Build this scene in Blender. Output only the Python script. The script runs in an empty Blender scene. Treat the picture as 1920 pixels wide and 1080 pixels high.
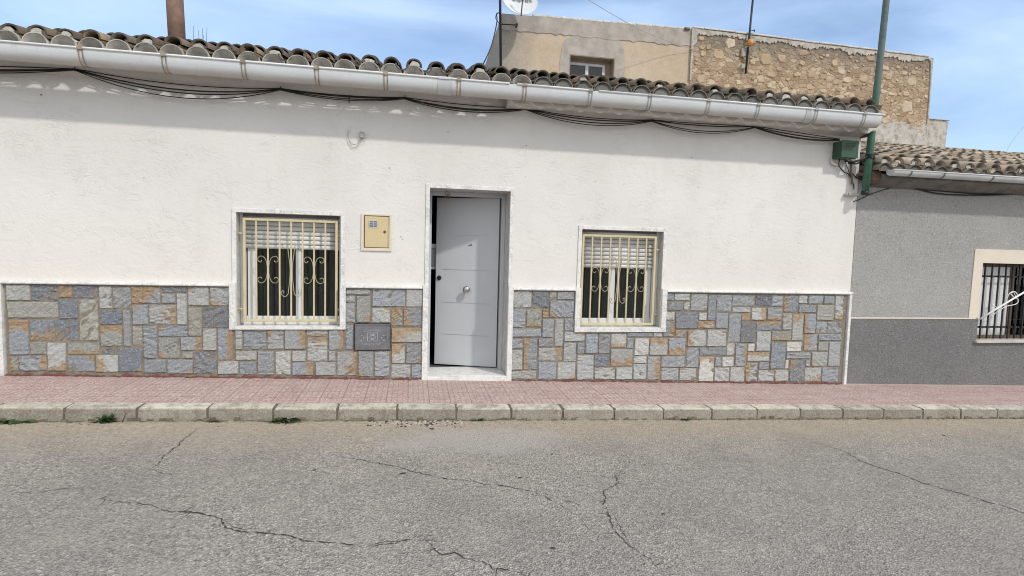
import bpy, math, random
from math import sin, cos, pi, sqrt, radians
from mathutils import Vector, Matrix
from mathutils import noise as mnoise
random.seed(7)
sc = bpy.context.scene
COL = sc.collection
# ------------------------------------------------------------------ camera geometry (solved from the vanishing points)
F = 1019.0
def nrm(v): return v.normalized()
d1 = nrm(Vector((5490, 75, F)))
d3 = Vector((-188, -75, F)); d3 = nrm(d3 - d1 * d1.dot(d3))
d2 = d3.cross(d1)
if d2.y < 0: d2 = -d2
R = Matrix((d1, d3, -d2))
CAM = Vector((0, -5.96, 1.5))
def ray(x, y): return R @ Vector((x - 960, y - 540, F))
def W(x, y, Y=0.0):                    # point of the plane Y seen at a photograph pixel
    r = ray(x, y); t = (Y - CAM.y) / r.y
    return CAM + r * t
def gz(X): return 0.075 - 0.0285 * X    # pavement level falls to the right
def rz(X): return gz(X) - 0.125
def RD(x, y, dz=0.0):                  # point of the road surface
    r = ray(x, y); a = 0.075 - 0.125 + dz; b = -0.0285
    t = (a + b * CAM.x - CAM.z) / (r.z - b * r.x)
    return CAM + r * t
# ------------------------------------------------------------------ mesh helpers
class MB:
    def __init__(s): s.v = []; s.f = []; s.c = []; s.m = []; s.sm = []; s.smooth = False
    def vert(s, p, c=(1, 1, 1, 0)): s.v.append(tuple(p)); s.c.append(c); return len(s.v) - 1
    def face(s, idx, m=0): s.f.append(tuple(idx)); s.m.append(m); s.sm.append(s.smooth)
    def quad(s, a, b, c, d, col=(1, 1, 1, 0), m=0): s.face([s.vert(p, col) for p in (a, b, c, d)], m)
    def box(s, x0, x1, y0, y1, z0, z1, col=(1, 1, 1, 0), m=0, bev=0.0):
        if bev > 0: return s.bbox(x0, x1, y0, y1, z0, z1, bev, col, m)
        P = [s.vert((x, y, z), col) for z in (z0, z1) for y in (y0, y1) for x in (x0, x1)]
        for q in ((0, 2, 3, 1), (4, 5, 7, 6), (0, 1, 5, 4), (2, 6, 7, 3), (0, 4, 6, 2), (1, 3, 7, 5)): s.face([P[i] for i in q], m)
    def bbox(s, x0, x1, y0, y1, z0, z1, b, col, m):
        import itertools
        idx = {}
        X = (x0, x1); Y = (y0, y1); Z = (z0, z1)
        for i, j, k in itertools.product((0, 1), repeat=3):
            sx, sy, sz = (1 if i == 0 else -1), (1 if j == 0 else -1), (1 if k == 0 else -1)
            idx[i, j, k, 0] = s.vert((X[i], Y[j] + sy * b, Z[k] + sz * b), col)
            idx[i, j, k, 1] = s.vert((X[i] + sx * b, Y[j], Z[k] + sz * b), col)
            idx[i, j, k, 2] = s.vert((X[i] + sx * b, Y[j] + sy * b, Z[k]), col)
            s.face([idx[i, j, k, q] for q in (0, 1, 2)], m)
        for i in (0, 1):
            s.face([idx[i, 0, 0, 0], idx[i, 1, 0, 0], idx[i, 1, 1, 0], idx[i, 0, 1, 0]], m)
            s.face([idx[0, i, 0, 1], idx[1, i, 0, 1], idx[1, i, 1, 1], idx[0, i, 1, 1]], m)
            s.face([idx[0, 0, i, 2], idx[1, 0, i, 2], idx[1, 1, i, 2], idx[0, 1, i, 2]], m)
        for a in (0, 1):
            for b_ in (0, 1):
                s.face([idx[a, b_, 0, 0], idx[a, b_, 1, 0], idx[a, b_, 1, 1], idx[a, b_, 0, 1]], m)
                s.face([idx[a, 0, b_, 0], idx[a, 1, b_, 0], idx[a, 1, b_, 2], idx[a, 0, b_, 2]], m)
                s.face([idx[0, a, b_, 1], idx[1, a, b_, 1], idx[1, a, b_, 2], idx[0, a, b_, 2]], m)
    def tube(s, pts, r, n=8, col=(1, 1, 1, 0), m=0, cap=True):
        pts = [Vector(p) for p in pts]; rings = []
        up = Vector((0.13, 0.07, 1)).normalized()
        rr = r if isinstance(r, (list, tuple)) else [r] * len(pts)
        prev = None
        old = s.smooth; s.smooth = True
        for i, p in enumerate(pts):
            t = (pts[min(i + 1, len(pts) - 1)] - pts[max(i - 1, 0)])
            if t.length < 1e-9: t = Vector((1, 0, 0))
            t.normalize()
            if prev is None:
                a = t.cross(up if abs(t.dot(up)) < .95 else Vector((1, 0, 0))).normalized()
            else:
                a = (prev - t * prev.dot(t)).normalized()
            b = t.cross(a); prev = a
            rings.append([s.vert(p + (a * cos(2 * pi * k / n) + b * sin(2 * pi * k / n)) * rr[i], col) for k in range(n)])
        for i in range(len(rings) - 1):
            for k in range(n):
                s.face((rings[i][k], rings[i][(k + 1) % n], rings[i + 1][(k + 1) % n], rings[i + 1][k]), m)
        s.smooth = False
        if cap: s.face(rings[0][::-1], m); s.face(rings[-1], m)
        s.smooth = old
    def sweepx(s, prof, xs, col=(1, 1, 1, 0), m=0, closed=False, cap=False, smooth=True):
        old = s.smooth; s.smooth = smooth
        rows = [[s.vert((x, y, z), col) for (y, z) in prof] for x in xs]
        n = len(prof)
        for i in range(len(xs) - 1):
            for k in range(n if closed else n - 1):
                s.face((rows[i][k], rows[i][(k + 1) % n], rows[i + 1][(k + 1) % n], rows[i + 1][k]), m)
        s.smooth = False
        if cap: s.face(rows[0], m); s.face(rows[-1][::-1], m)
        s.smooth = old
    def prism(s, poly, y0, y1, col=(1, 1, 1, 0), m=0):     # polygon in X,Z extruded along Y
        a = [s.vert((x, y0, z), col) for x, z in poly]; b = [s.vert((x, y1, z), col) for x, z in poly]
        s.face(a, m); s.face(b[::-1], m)
        n = len(poly)
        for i in range(n): s.face((a[i], b[i], b[(i + 1) % n], a[(i + 1) % n]), m)
    def disc(s, c, r, axis='y', n=16, h=0.01, col=(1, 1, 1, 0), m=0):
        c = Vector(c)
        if axis == 'y': s.tube([c, c + Vector((0, -h, 0))], r, n, col, m)
        else: s.tube([c, c + Vector((0, 0, h))], r, n, col, m)
def setp(o, label=None, cat=None, group=None, kind=None):
    if label: o['label'] = label
    if cat: o['category'] = cat
    if group: o['group'] = group
    if kind: o['kind'] = kind
    return o
ORG = {}
def empty(name, loc, label, cat, group=None):
    o = bpy.data.objects.new(name, None); COL.objects.link(o); o.location = loc; o.empty_display_size = .2
    ORG[o.name] = Vector(loc)
    return setp(o, label, cat, group)
def obj(name, mb, mats, parent=None, label=None, cat=None, group=None, kind=None):
    import bmesh
    me = bpy.data.meshes.new(name)
    if parent is not None: org = ORG[parent.name]
    elif kind == 'structure': org = Vector((0, 0, 0))
    else:
        xs = [v[0] for v in mb.v]; ys = [v[1] for v in mb.v]; zs = [v[2] for v in mb.v]
        org = Vector(((min(xs) + max(xs)) / 2, (min(ys) + max(ys)) / 2, min(zs)))
    me.from_pydata([tuple(Vector(v) - org) for v in mb.v], [], mb.f)
    at = me.attributes.new('Col', 'FLOAT_COLOR', 'POINT')
    at.data.foreach_set('color', [x for c in mb.c for x in (tuple(c) + (0,))[:4]])
    for m in (mats if isinstance(mats, (list, tuple)) else [mats]): me.materials.append(m)
    me.polygons.foreach_set('material_index', mb.m); me.polygons.foreach_set('use_smooth', mb.sm)
    bm = bmesh.new(); bm.from_mesh(me); bmesh.ops.recalc_face_normals(bm, faces=bm.faces); bm.to_mesh(me); bm.free()
    o = bpy.data.objects.new(name, me); COL.objects.link(o)
    if parent is not None:
        o.parent = parent; ORG[o.name] = org       # children share the origin of their thing
    else:
        o.location = org; ORG[o.name] = org
    return setp(o, label, cat, group, kind)
def text_into(mb, s, size, place, ext=0.002, col=(1, 1, 1, 0), m=0):
    cu = bpy.data.curves.new('t', 'FONT'); cu.body = s; cu.size = size; cu.extrude = ext; cu.align_x = 'CENTER'; cu.align_y = 'CENTER'; cu.resolution_u = 3
    to = bpy.data.objects.new('t', cu); COL.objects.link(to)
    dg = bpy.context.evaluated_depsgraph_get(); me = bpy.data.meshes.new_from_object(to.evaluated_get(dg))
    base = len(mb.v)
    for v in me.vertices: mb.vert(place(v.co), col)
    for p in me.polygons: mb.face([base + i for i in p.vertices], m)
    bpy.data.objects.remove(to); bpy.data.curves.remove(cu); bpy.data.meshes.remove(me)
# ------------------------------------------------------------------ materials
class NT:
    def __init__(s, name):
        s.mat = bpy.data.materials.new(name); s.mat.use_nodes = True; s.t = s.mat.node_tree; s.n = s.t.nodes; s.l = s.t.links
        s.b = s.n['Principled BSDF']; s.co = s.n.new('ShaderNodeTexCoord').outputs['Object']
    def add(s, t, **k):
        n = s.n.new(t)
        for a, b in k.items():
            if a.startswith('_'): setattr(n, a[1:], b)
            else:
                key = a.replace('__', ' ')
                inp = n.inputs[int(key[1:])] if (key[0] == 'i' and key[1:].isdigit()) else n.inputs[key]
                if hasattr(b, 'links') or isinstance(b, bpy.types.NodeSocket): s.l.new(b, inp)
                else: inp.default_value = b
        return n
    def mapping(s, sc_=(1, 1, 1), rot=(0, 0, 0)): return s.add('ShaderNodeMapping', Vector=s.co, Scale=sc_, Rotation=rot).outputs[0]
    def noise(s, scale, detail=6, rough=.6, dist=0, vec=None, out=0):
        return s.add('ShaderNodeTexNoise', Vector=vec or s.co, Scale=scale, Detail=detail, Roughness=rough, Distortion=dist).outputs[out]
    def voro(s, scale, vec=None, feature='F1', out='Distance', rnd=1.0):
        n = s.n.new('ShaderNodeTexVoronoi'); n.feature = feature; s.l.new(vec or s.co, n.inputs['Vector']); n.inputs['Scale'].default_value = scale; n.inputs['Randomness'].default_value = rnd
        return n.outputs[out]
    def ramp(s, fac, stops, interp='LINEAR'):
        n = s.n.new('ShaderNodeValToRGB'); n.color_ramp.interpolation = interp; s.l.new(fac, n.inputs[0])
        e = n.color_ramp.elements
        while len(e) < len(stops): e.new(.5)
        for el, (p, c) in zip(e, stops):
            el.position = p; el.color = (c if isinstance(c, tuple) else (c, c, c)) + (1,)
        return n.outputs[0]
    def math(s, op, a, b=0.0, c=None, clamp=False):
        n = s.n.new('ShaderNodeMath'); n.operation = op; n.use_clamp = clamp
        for i, v in enumerate((a, b, c)):
            if v is None: continue
            if isinstance(v, bpy.types.NodeSocket): s.l.new(v, n.inputs[i])
            else: n.inputs[i].default_value = v
        return n.outputs[0]
    def mix(s, fac, a, b, blend='MIX'):
        n = s.n.new('ShaderNodeMix'); n.data_type = 'RGBA'; n.blend_type = blend
        for i, v in ((0, fac), (6, a), (7, b)):
            if isinstance(v, bpy.types.NodeSocket): s.l.new(v, n.inputs[i])
            elif i == 0: n.inputs[0].default_value = v
            else: n.inputs[i].default_value = tuple(v) + (1,)
        return n.outputs[2]
    def sep(s, v=None):
        n = s.n.new('ShaderNodeSeparateXYZ'); s.l.new(v or s.co, n.inputs[0]); return n.outputs
    def bump(s, h, strength=.5, dist=.01, prev=None):
        n = s.add('ShaderNodeBump', Height=h, Strength=strength, Distance=dist)
        if prev is not None: s.l.new(prev, n.inputs['Normal'])
        return n.outputs[0]
    def fin(s, col=None, rough=.8, normal=None, metal=0, spec=.3):
        if col is not None:
            if isinstance(col, bpy.types.NodeSocket): s.l.new(col, s.b.inputs['Base Color'])
            else: s.b.inputs['Base Color'].default_value = tuple(col) + (1,)
        if isinstance(rough, bpy.types.NodeSocket): s.l.new(rough, s.b.inputs['Roughness'])
        else: s.b.inputs['Roughness'].default_value = rough
        if normal is not None: s.l.new(normal, s.b.inputs['Normal'])
        s.b.inputs['Metallic'].default_value = metal; s.b.inputs['Specular IOR Level'].default_value = spec
        return s.mat
    def attr(s):
        n = s.n.new('ShaderNodeAttribute'); n.attribute_name = 'Col'; return n.outputs['Color'], n.outputs['Alpha']
M = {}
def simple(name, col, rough=.5, metal=0, spec=.4, var=.15, vscale=6, bump=0.0, bscale=200):
    t = NT(name); n = t.noise(vscale, 6, .65)
    c2 = tuple(max(0, x * (1 - var)) for x in col); c3 = tuple(min(1, x * (1 + var * .5)) for x in col)
    c = t.ramp(n, [(.3, c2), (.7, c3)])
    nn = t.bump(t.noise(bscale, 4), bump, .002) if bump else None
    M[name] = t.fin(c, rough, nn, metal, spec); return M[name]
# white plaster, trowelled
def plaster():
    t = NT('plaster')
    v = t.mapping((1, 1, 1.5)); warp = t.noise(2.3, 3, .5, out=1)
    vv = t.n.new('ShaderNodeVectorMath'); vv.operation = 'MULTIPLY_ADD'; t.l.new(warp, vv.inputs[0]); vv.inputs[1].default_value = (.5, .5, .5); t.l.new(v, vv.inputs[2])
    trow = t.noise(7, 5, .55, 1.6, vec=vv.outputs[0]); ridge = t.ramp(t.math('ABSOLUTE', t.math('SUBTRACT', trow, .5)), [(0, 1.0), (.035, 0.0)])
    big = t.noise(1.1, 4, .5); fine = t.noise(55, 5, .6)
    c = t.ramp(big, [(.3, (.665, .655, .63)), (.7, (.73, .72, .695))])
    z = t.sep()[2]
    low = t.math('MULTIPLY', t.ramp(z, [(0, 1.0), (1, 0.0)]), 1.0)
    lowm = t.n.new('ShaderNodeMapRange'); t.l.new(z, lowm.inputs[0]); lowm.inputs[1].default_value = 1.08; lowm.inputs[2].default_value = 1.75; lowm.inputs[3].default_value = .55; lowm.inputs[4].default_value = 0
    c = t.mix(lowm.outputs[0], c, (.73, .685, .625))
    grime = t.ramp(t.noise(3.3, 7, .7, vec=t.mapping((1, 1, .25))), [(.52, 0.0), (.75, .26)])
    c = t.mix(grime, c, (.55, .53, .49))
    pits = t.ramp(t.voro(3.1), [(.0, 1.0), (.03, 0.0)])
    c = t.mix(t.math('MULTIPLY', pits, .6), c, (.25, .22, .2))
    rmask = t.ramp(t.noise(3.5, 4, .6), [(.45, 0.0), (.65, 1.0)]); h = t.math('ADD', t.math('MULTIPLY', trow, .6), t.math('ADD', t.math('MULTIPLY', t.math('MULTIPLY', ridge, rmask), .30), t.math('MULTIPLY', fine, .22)))
    M['plaster'] = t.fin(c, .85, t.bump(h, .55, .012), spec=.2)
plaster()
def marble():
    t = NT('marble'); n = t.noise(9, 8, .7, 1.5); vein = t.ramp(t.math('ABSOLUTE', t.math('SUBTRACT', n, .5)), [(0, 1.0), (.05, 0.0)])
    mask = t.ramp(t.noise(5, 3), [(.38, 0.0), (.58, 1.0)])
    c = t.mix(t.math('MULTIPLY', t.math('MULTIPLY', vein, mask), .65), (.76, .76, .74), (.30, .30, .30))
    c = t.mix(t.ramp(t.noise(22, 6, .8), [(.45, 0.0), (.68, .5)]), c, (.44, .43, .41))
    M['marble'] = t.fin(c, .45, t.bump(t.noise(40, 5), .15, .003), spec=.4)
marble()
def marble_grey():
    t = NT('marble_reveal'); n = t.noise(12, 8, .7, 1.0)
    c = t.ramp(n, [(.35, (.40, .395, .38)), (.6, (.58, .57, .55))])
    M['marble_reveal'] = t.fin(c, .5, spec=.4)
marble_grey()
def clad():
    t = NT('slate_cladding'); col, al = t.attr()
    n = t.noise(34, 8, .75, .8, vec=t.mapping((1, 1, 1.7), (0, .5, 0)))
    c = t.mix(t.ramp(n, [(.3, 0.0), (.72, 1.0)]), col, (.62, .64, .64), 'MULTIPLY')
    c = t.mix(.5, c, col)
    n3 = t.noise(60, 6, .7); c = t.mix(t.ramp(n3, [(.53, 0.0), (.70, .6)]), c, (.74, .73, .69)); c = t.mix(t.ramp(n3, [(.30, .6), (.43, 0.0)]), c, (.13, .135, .14))
    n2 = t.noise(9, 7, .65, .8)
    rm = t.math('ADD', al, t.math('MULTIPLY', t.math('SUBTRACT', n2, .5), 1.5))
    mask = t.ramp(rm, [(.50, 0.0), (.62, 1.0)])
    rc = t.ramp(t.noise(40, 5, .7), [(.3, (.24, .145, .07)), (.5, (.39, .255, .125)), (.72, (.50, .38, .235))])
    c = t.mix(t.math('MULTIPLY', mask, .78), c, rc)
    rg = t.noise(26, 9, .72, 1.2, vec=t.mapping((1, 1, 1.6), (0, .6, 0)))
    rv = t.ramp(t.math('ABSOLUTE', t.math('SUBTRACT', rg, .5)), [(0, 0.0), (.12, 1.0)])
    M['slate_cladding'] = t.fin(c, .75, t.bump(t.math('ADD', t.math('MULTIPLY', rv, .6), t.math('MULTIPLY', t.noise(90, 4), .8)), .8, .006), spec=.35)
clad()
simple('mortar', (.235, .205, .165), .9, var=.35, vscale=30, bump=.4, bscale=150)
def paint_red():
    t = NT('red_primer'); M['red_primer'] = t.fin(t.ramp(t.noise(60, 5, .7), [(.35, (.13, .04, .035)), (.65, (.24, .10, .085))]), .8)
paint_red()
def asphalt():
    t = NT('asphalt')
    g = t.sep(t.voro(95, out='Color'))[0]
    c = t.ramp(g, [(.0, (.105, .097, .087)), (.25, (.205, .191, .173)), (.7, (.27, .253, .230)), (.92, (.37, .35, .32)), (1.0, (.52, .50, .465))])
    g2 = t.sep(t.voro(210, out='Color'))[1]
    c = t.mix(.38, c, t.ramp(g2, [(.1, (.10, .092, .084)), (.6, (.29, .273, .25)), (.95, (.48, .455, .42))]))
    cl = t.noise(38, 4, .75); c = t.mix(t.ramp(cl, [(.36, .6), (.45, 0.0)]), c, (.09, .083, .076)); c = t.mix(t.ramp(cl, [(.55, 0.0), (.68, .5)]), c, (.42, .40, .37))
    big = t.noise(.7, 7, .7); c = t.mix(t.ramp(big, [(.40, .0), (.66, .5)]), c, (.17, .16, .15))
    stain = t.noise(1.9, 7, .7); c = t.mix(t.ramp(stain, [(.50, 0.0), (.75, .40)]), c, (.36, .335, .295))
    x, y, z = t.sep()
    mr = t.n.new('ShaderNodeMapRange'); t.l.new(t.math('ADD', y, t.math('MULTIPLY', t.noise(2.6, 7, .75), .9)), mr.inputs[0]); mr.inputs[1].default_value = -1.45; mr.inputs[2].default_value = -.65; mr.inputs[3].default_value = 0; mr.inputs[4].default_value = .78
    c = t.mix(mr.outputs[0], c, t.ramp(t.noise(30, 5, .7), [(.35, (.26, .215, .16)), (.65, (.42, .36, .28))]))
    dx = t.math('MULTIPLY', t.math('SUBTRACT', x, .55), .85); dy = t.math('MULTIPLY', t.math('ADD', y, 1.62), 2.2)
    rr = t.math('ADD', t.math('MULTIPLY', dx, dx), t.math('MULTIPLY', dy, dy))
    rr = t.math('ADD', rr, t.math('MULTIPLY', t.math('SUBTRACT', t.noise(2.2, 8, .7), .5), 2.4))
    c = t.mix(t.ramp(rr, [(.20, .62), (.70, 0.0)]), c, (.33, .318, .305))
    sp = t.ramp(t.voro(1.3), [(.0, .5), (.07, 0.0)]); c = t.mix(sp, c, (.46, .43, .39))
    dk = t.ramp(t.voro(2.1, vec=t.mapping((1, 1, 1), (0, 0, .4))), [(.0, .85), (.035, 0.0)]); c = t.mix(dk, c, (.05, .047, .043))
    h = t.math('ADD', t.voro(95), t.math('MULTIPLY', cl, 1.2))
    c = t.mix(1.0, c, (1.36, 1.33, 1.28), 'MULTIPLY')
    M['asphalt'] = t.fin(c, .9, t.bump(h, 1.0, .010), spec=.2)
asphalt()
def tilered():
    t = NT('pavement_tile'); x, y, z = t.sep()
    def line(a, per, w, off=0.0):
        m = t.math('FRACT', t.math('DIVIDE', t.math('ADD', a, off), per)); d = t.math('ABSOLUTE', t.math('SUBTRACT', m, .5))
        return t.math('GREATER_THAN', d, .5 - w / per / 2)
    j = t.math('MAXIMUM', line(x, .2, .006, 10.015), line(y, .2, .006, 10.13))
    wig = t.math('MULTIPLY', t.noise(9, 2), .004)
    g = t.math('MAXIMUM', line(t.math('ADD', x, wig), .05, .010, 10.015), t.math('MULTIPLY', line(y, .05, .009, 10.13), 1.0))
    n = t.noise(2.2, 6, .7); n2 = t.noise(55, 5, .75)
    cell = t.add('ShaderNodeTexWhiteNoise'); cell.noise_dimensions = '2D'
    fl = t.n.new('ShaderNodeVectorMath'); fl.operation = 'FLOOR'; ms = t.n.new('ShaderNodeVectorMath'); ms.operation = 'SCALE'; t.l.new(t.co, ms.inputs[0]); ms.inputs['Scale'].default_value = 5.0; t.l.new(ms.outputs[0], fl.inputs[0]); t.l.new(fl.outputs[0], cell.inputs['Vector'])
    c = t.ramp(cell.outputs[0], [(0, (.37, .235, .22)), (1, (.455, .315, .295))])
    c = t.mix(t.ramp(n, [(.35, 0.0), (.7, .6)]), c, (.48, .385, .355))
    n4 = t.noise(16, 7, .8); c = t.mix(t.ramp(n4, [(.36, .55), (.50, 0.0)]), c, (.26, .15, .13)); c = t.mix(t.ramp(n4, [(.53, 0.0), (.68, .55)]), c, (.60, .50, .45))
    c = t.mix(t.ramp(n2, [(.48, 0.0), (.64, .8)]), c, (.66, .57, .53)); n5 = t.noise(110, 4, .8); c = t.mix(t.ramp(n5, [(.54, 0.0), (.66, .7)]), c, (.72, .64, .60))
    c = t.mix(t.ramp(n2, [(.34, .6), (.46, 0.0)]), c, (.26, .15, .14))
    c = t.mix(t.math('MULTIPLY', g, .30), c, (.24, .13, .12)); c = t.mix(t.math('MULTIPLY', j, .7), c, (.22, .15, .13))
    dirt = t.ramp(t.noise(6, 6, .7), [(.52, 0.0), (.7, .4)]); c = t.mix(dirt, c, (.40, .34, .30))
    # lime dust strip at the foot of the wall
    mr = t.n.new('ShaderNodeMapRange'); t.l.new(t.math('ADD', y, t.math('MULTIPLY', t.noise(11, 4, .7), .09)), mr.inputs[0]); mr.inputs[1].default_value = -.04; mr.inputs[2].default_value = .02; mr.inputs[3].default_value = 0; mr.inputs[4].default_value = .7
    c = t.mix(mr.outputs[0], c, (.50, .42, .37))
    h = t.math('SUBTRACT', t.math('MULTIPLY', n2, .4), t.math('MULTIPLY', t.math('MAXIMUM', g, j), .8))
    M['pavement_tile'] = t.fin(c, .85, t.bump(h, 1.0, .008), spec=.2)
tilered()
def kerbm():
    t = NT('kerb_concrete'); col, al = t.attr()
    n = t.noise(7, 8, .8); c = t.mix(t.ramp(n, [(.38, .8), (.55, 0.0)]), col, (.20, .175, .135))
    n2 = t.noise(70, 5, .8); c = t.mix(t.ramp(n2, [(.5, 0.0), (.7, .6)]), c, (.52, .485, .42)); c = t.mix(t.ramp(n2, [(.34, .75), (.46, 0.0)]), c, (.13, .12, .10))
    M['kerb_concrete'] = t.fin(c, .9, t.bump(t.math('ADD', n2, n), .7, .008), spec=.2)
kerbm()
simple('joint_dirt', (.15, .125, .095), .95, var=.4, vscale=50)
simple('wall_pits', (.16, .14, .12), .95)
simple('road_chips', (.40, .36, .30), .9, var=.35, vscale=20)
simple('crack_dark', (.055, .05, .046), 1.0, var=.5, vscale=30)
def rooftile():
    t = NT('roof_tile'); col, al = t.attr()
    n = t.noise(9, 8, .75); c = t.mix(t.ramp(n, [(.4, 0.0), (.7, .6)]), col, (.10, .092, .075))
    n2 = t.noise(40, 6, .8); c = t.mix(t.ramp(n2, [(.55, 0.0), (.72, .55)]), c, (.42, .37, .29))
    M['roof_tile'] = t.fin(c, .9, t.bump(t.math('ADD', n2, n), .6, .008), spec=.15)
rooftile()
simple('tile_lip', (.105, .095, .078), .95, var=.5, vscale=14)
simple('lime_mortar', (.50, .48, .44), .9, var=.35, vscale=25, bump=.5, bscale=80)
def gutter():
    t = NT('gutter_enamel'); x, y, z = t.sep()
    n = t.noise(3, 6, .7, vec=t.mapping((1, 1, 6)))
    c = t.ramp(n, [(.3, (.57, .60, .615)), (.7, (.66, .69, .705))])
    mr = t.n.new('ShaderNodeMapRange'); t.l.new(t.math('ADD', z, t.math('MULTIPLY', t.noise(5, 6, .7), .06)), mr.inputs[0]); mr.inputs[1].default_value = 3.14; mr.inputs[2].default_value = 3.05; mr.inputs[3].default_value = 0; mr.inputs[4].default_value = .9
    c = t.mix(mr.outputs[0], c, (.40, .33, .265)); c = t.mix(t.ramp(t.noise(9, 7, .8, vec=t.mapping((2.5, 1, .5))), [(.55, 0.0), (.72, .35)]), c, (.38, .34, .30))
    M['gutter_enamel'] = t.fin(c, .42, None, 0, .5)
gutter()
simple('gutter_lip', (.74, .74, .74), .35, var=.15, vscale=8)
simple('strap_rust', (.36, .29, .22), .6, var=.5, vscale=18)
simple('strap_dark', (.36, .345, .32), .6, var=.3, vscale=18)
simple('gutter_grey', (.56, .58, .59), .45, var=.2, vscale=5)
simple('soffit_plaster', (.60, .575, .53), .9, var=.15, vscale=4, bump=.3, bscale=60)
simple('ochre_paint', (.60, .495, .285), .45, var=.08, vscale=5)
simple('grille_paint', (.60, .525, .33), .45, var=.15, vscale=9)
simple('scroll_metal', (.42, .39, .29), .45, .2, var=.15)
simple('white_alu', (.70, .71, .71), .35, var=.05)
simple('shutter_pvc', (.66, .66, .65), .45, var=.05)
simple('slat_gap', (.20, .20, .20), .7)
def curtain():
    t = NT('curtain_fabric'); n = t.noise(3, 4, .6, vec=t.mapping((14, 1, .3)))
    M['curtain_fabric'] = t.fin(t.ramp(n, [(.35, (.06, .07, .067)), (.7, (.19, .21, .205))]), .9)
curtain()
simple('room_dark', (.05, .05, .05), .9)
simple('hall_wall', (.10, .10, .10), .9)
def glass():
    t = NT('window_glass'); n = t.n; tr = n.new('ShaderNodeBsdfTransparent'); tr.inputs[0].default_value = (.80, .83, .82, 1)
    gl = n.new('ShaderNodeBsdfGlossy'); gl.inputs['Roughness'].default_value = .03
    fr = n.new('ShaderNodeFresnel'); fr.inputs[0].default_value = 1.5
    mx = n.new('ShaderNodeMixShader'); t.l.new(fr.outputs[0], mx.inputs[0]); t.l.new(tr.outputs[0], mx.inputs[1]); t.l.new(gl.outputs[0], mx.inputs[2])
    t.l.new(mx.outputs[0], n['Material Output'].inputs[0]); M['window_glass'] = t.mat
glass()
def doorm():
    t = NT('door_paint'); n = t.noise(2.5, 6, .6)
    c = t.ramp(n, [(.3, (.48, .498, .52)), (.7, (.53, .548, .568))])
    sc2 = t.ramp(t.noise(9, 8, .8, 2.0, vec=t.mapping((1, 1, .6))), [(.62, 0.0), (.70, .75)])
    z = t.sep()[2]; mr = t.n.new('ShaderNodeMapRange'); t.l.new(z, mr.inputs[0]); mr.inputs[1].default_value = .75; mr.inputs[2].default_value = .15; mr.inputs[3].default_value = 0; mr.inputs[4].default_value = 1
    c = t.mix(t.math('MULTIPLY', sc2, mr.outputs[0]), c, (.16, .17, .18))
    M['door_paint'] = t.fin(c, .42, t.bump(t.noise(60, 3), .06, .002), spec=.45)
doorm()
simple('door_frame_paint', (.50, .52, .54), .45, var=.08)
simple('chrome', (.55, .55, .55), .2, 1.0, var=.1)
simple('black_plastic', (.018, .018, .02), .5, var=.3)
simple('cable_black', (.012, .012, .013), .45, var=.3)
simple('cable_grey', (.38, .37, .35), .6, var=.2)
def castiron():
    t = NT('cast_metal'); n = t.noise(12, 6, .7)
    M['cast_metal'] = t.fin(t.ramp(n, [(.3, (.135, .14, .15)), (.7, (.23, .235, .25))]), .45, t.bump(t.noise(90, 4), .25, .003), .35, .4)
castiron()
simple('relief_metal', (.44, .44, .45), .4, .3, var=.3, vscale=30)
simple('green_box_paint', (.034, .085, .052), .5, var=.25, vscale=9)
def pole():
    t = NT('green_pole_paint'); z = t.sep()[2]
    n = t.noise(5, 7, .75, vec=t.mapping((1, 1, .5)))
    mr = t.n.new('ShaderNodeMapRange'); t.l.new(t.math('ADD', z, t.math('MULTIPLY', n, .9)), mr.inputs[0]); mr.inputs[1].default_value = 1.55; mr.inputs[2].default_value = 1.95; mr.inputs[3].default_value = 0; mr.inputs[4].default_value = .95
    c = t.mix(mr.outputs[0], t.ramp(t.noise(12, 6, .7), [(.35, (.035, .105, .07)), (.65, (.07, .17, .12))]), t.ramp(t.noise(14, 6, .75), [(.35, (.06, .11, .09)), (.52, (.13, .15, .145)), (.7, (.08, .16, .125))]))
    M['green_pole_paint'] = t.fin(c, .6, spec=.35)
pole()
def pebble(name, lo, mid, hi, warm=0.0):
    t = NT(name); n = t.noise(60, 5, .8); n2 = t.noise(26, 6, .8, .6); v = t.sep(t.voro(70, out='Color'))[0]
    c = t.ramp(n, [(.32, lo), (.46, mid), (.58, mid), (.70, hi)])
    c = t.mix(t.ramp(n2, [(.36, .6), (.48, 0.0)]), c, lo); c = t.mix(t.ramp(v, [(.8, 0.0), (1.0, .6)]), c, hi)
    c = t.mix(t.ramp(t.noise(1.4, 5, .65), [(.4, .0), (.75, .3)]), c, hi)
    M[name] = t.fin(c, .9, t.bump(t.math('ADD', n, n2), 1.0, .016), spec=.2)
pebble('roughcast_light', (.22, .22, .21), (.40, .40, .385), (.56, .555, .53))
pebble('roughcast_dark', (.12, .12, .123), (.205, .205, .207), (.33, .33, .325))
simple('surround_paint', (.68, .61, .51), .8, var=.06, vscale=4, bump=.2, bscale=60)
simple('sill_stone', (.50, .49, .44), .7, var=.2)
simple('dark_mortar', (.20, .19, .175), .95, var=.4, vscale=6, bump=.5, bscale=40)
simple('reveal_brown', (.26, .20, .15), .9, var=.3)
simple('brown_paint', (.13, .085, .06), .6, var=.3)
simple('brown_metal', (.20, .125, .09), .7, var=.35, vscale=10, bump=.2)
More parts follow.
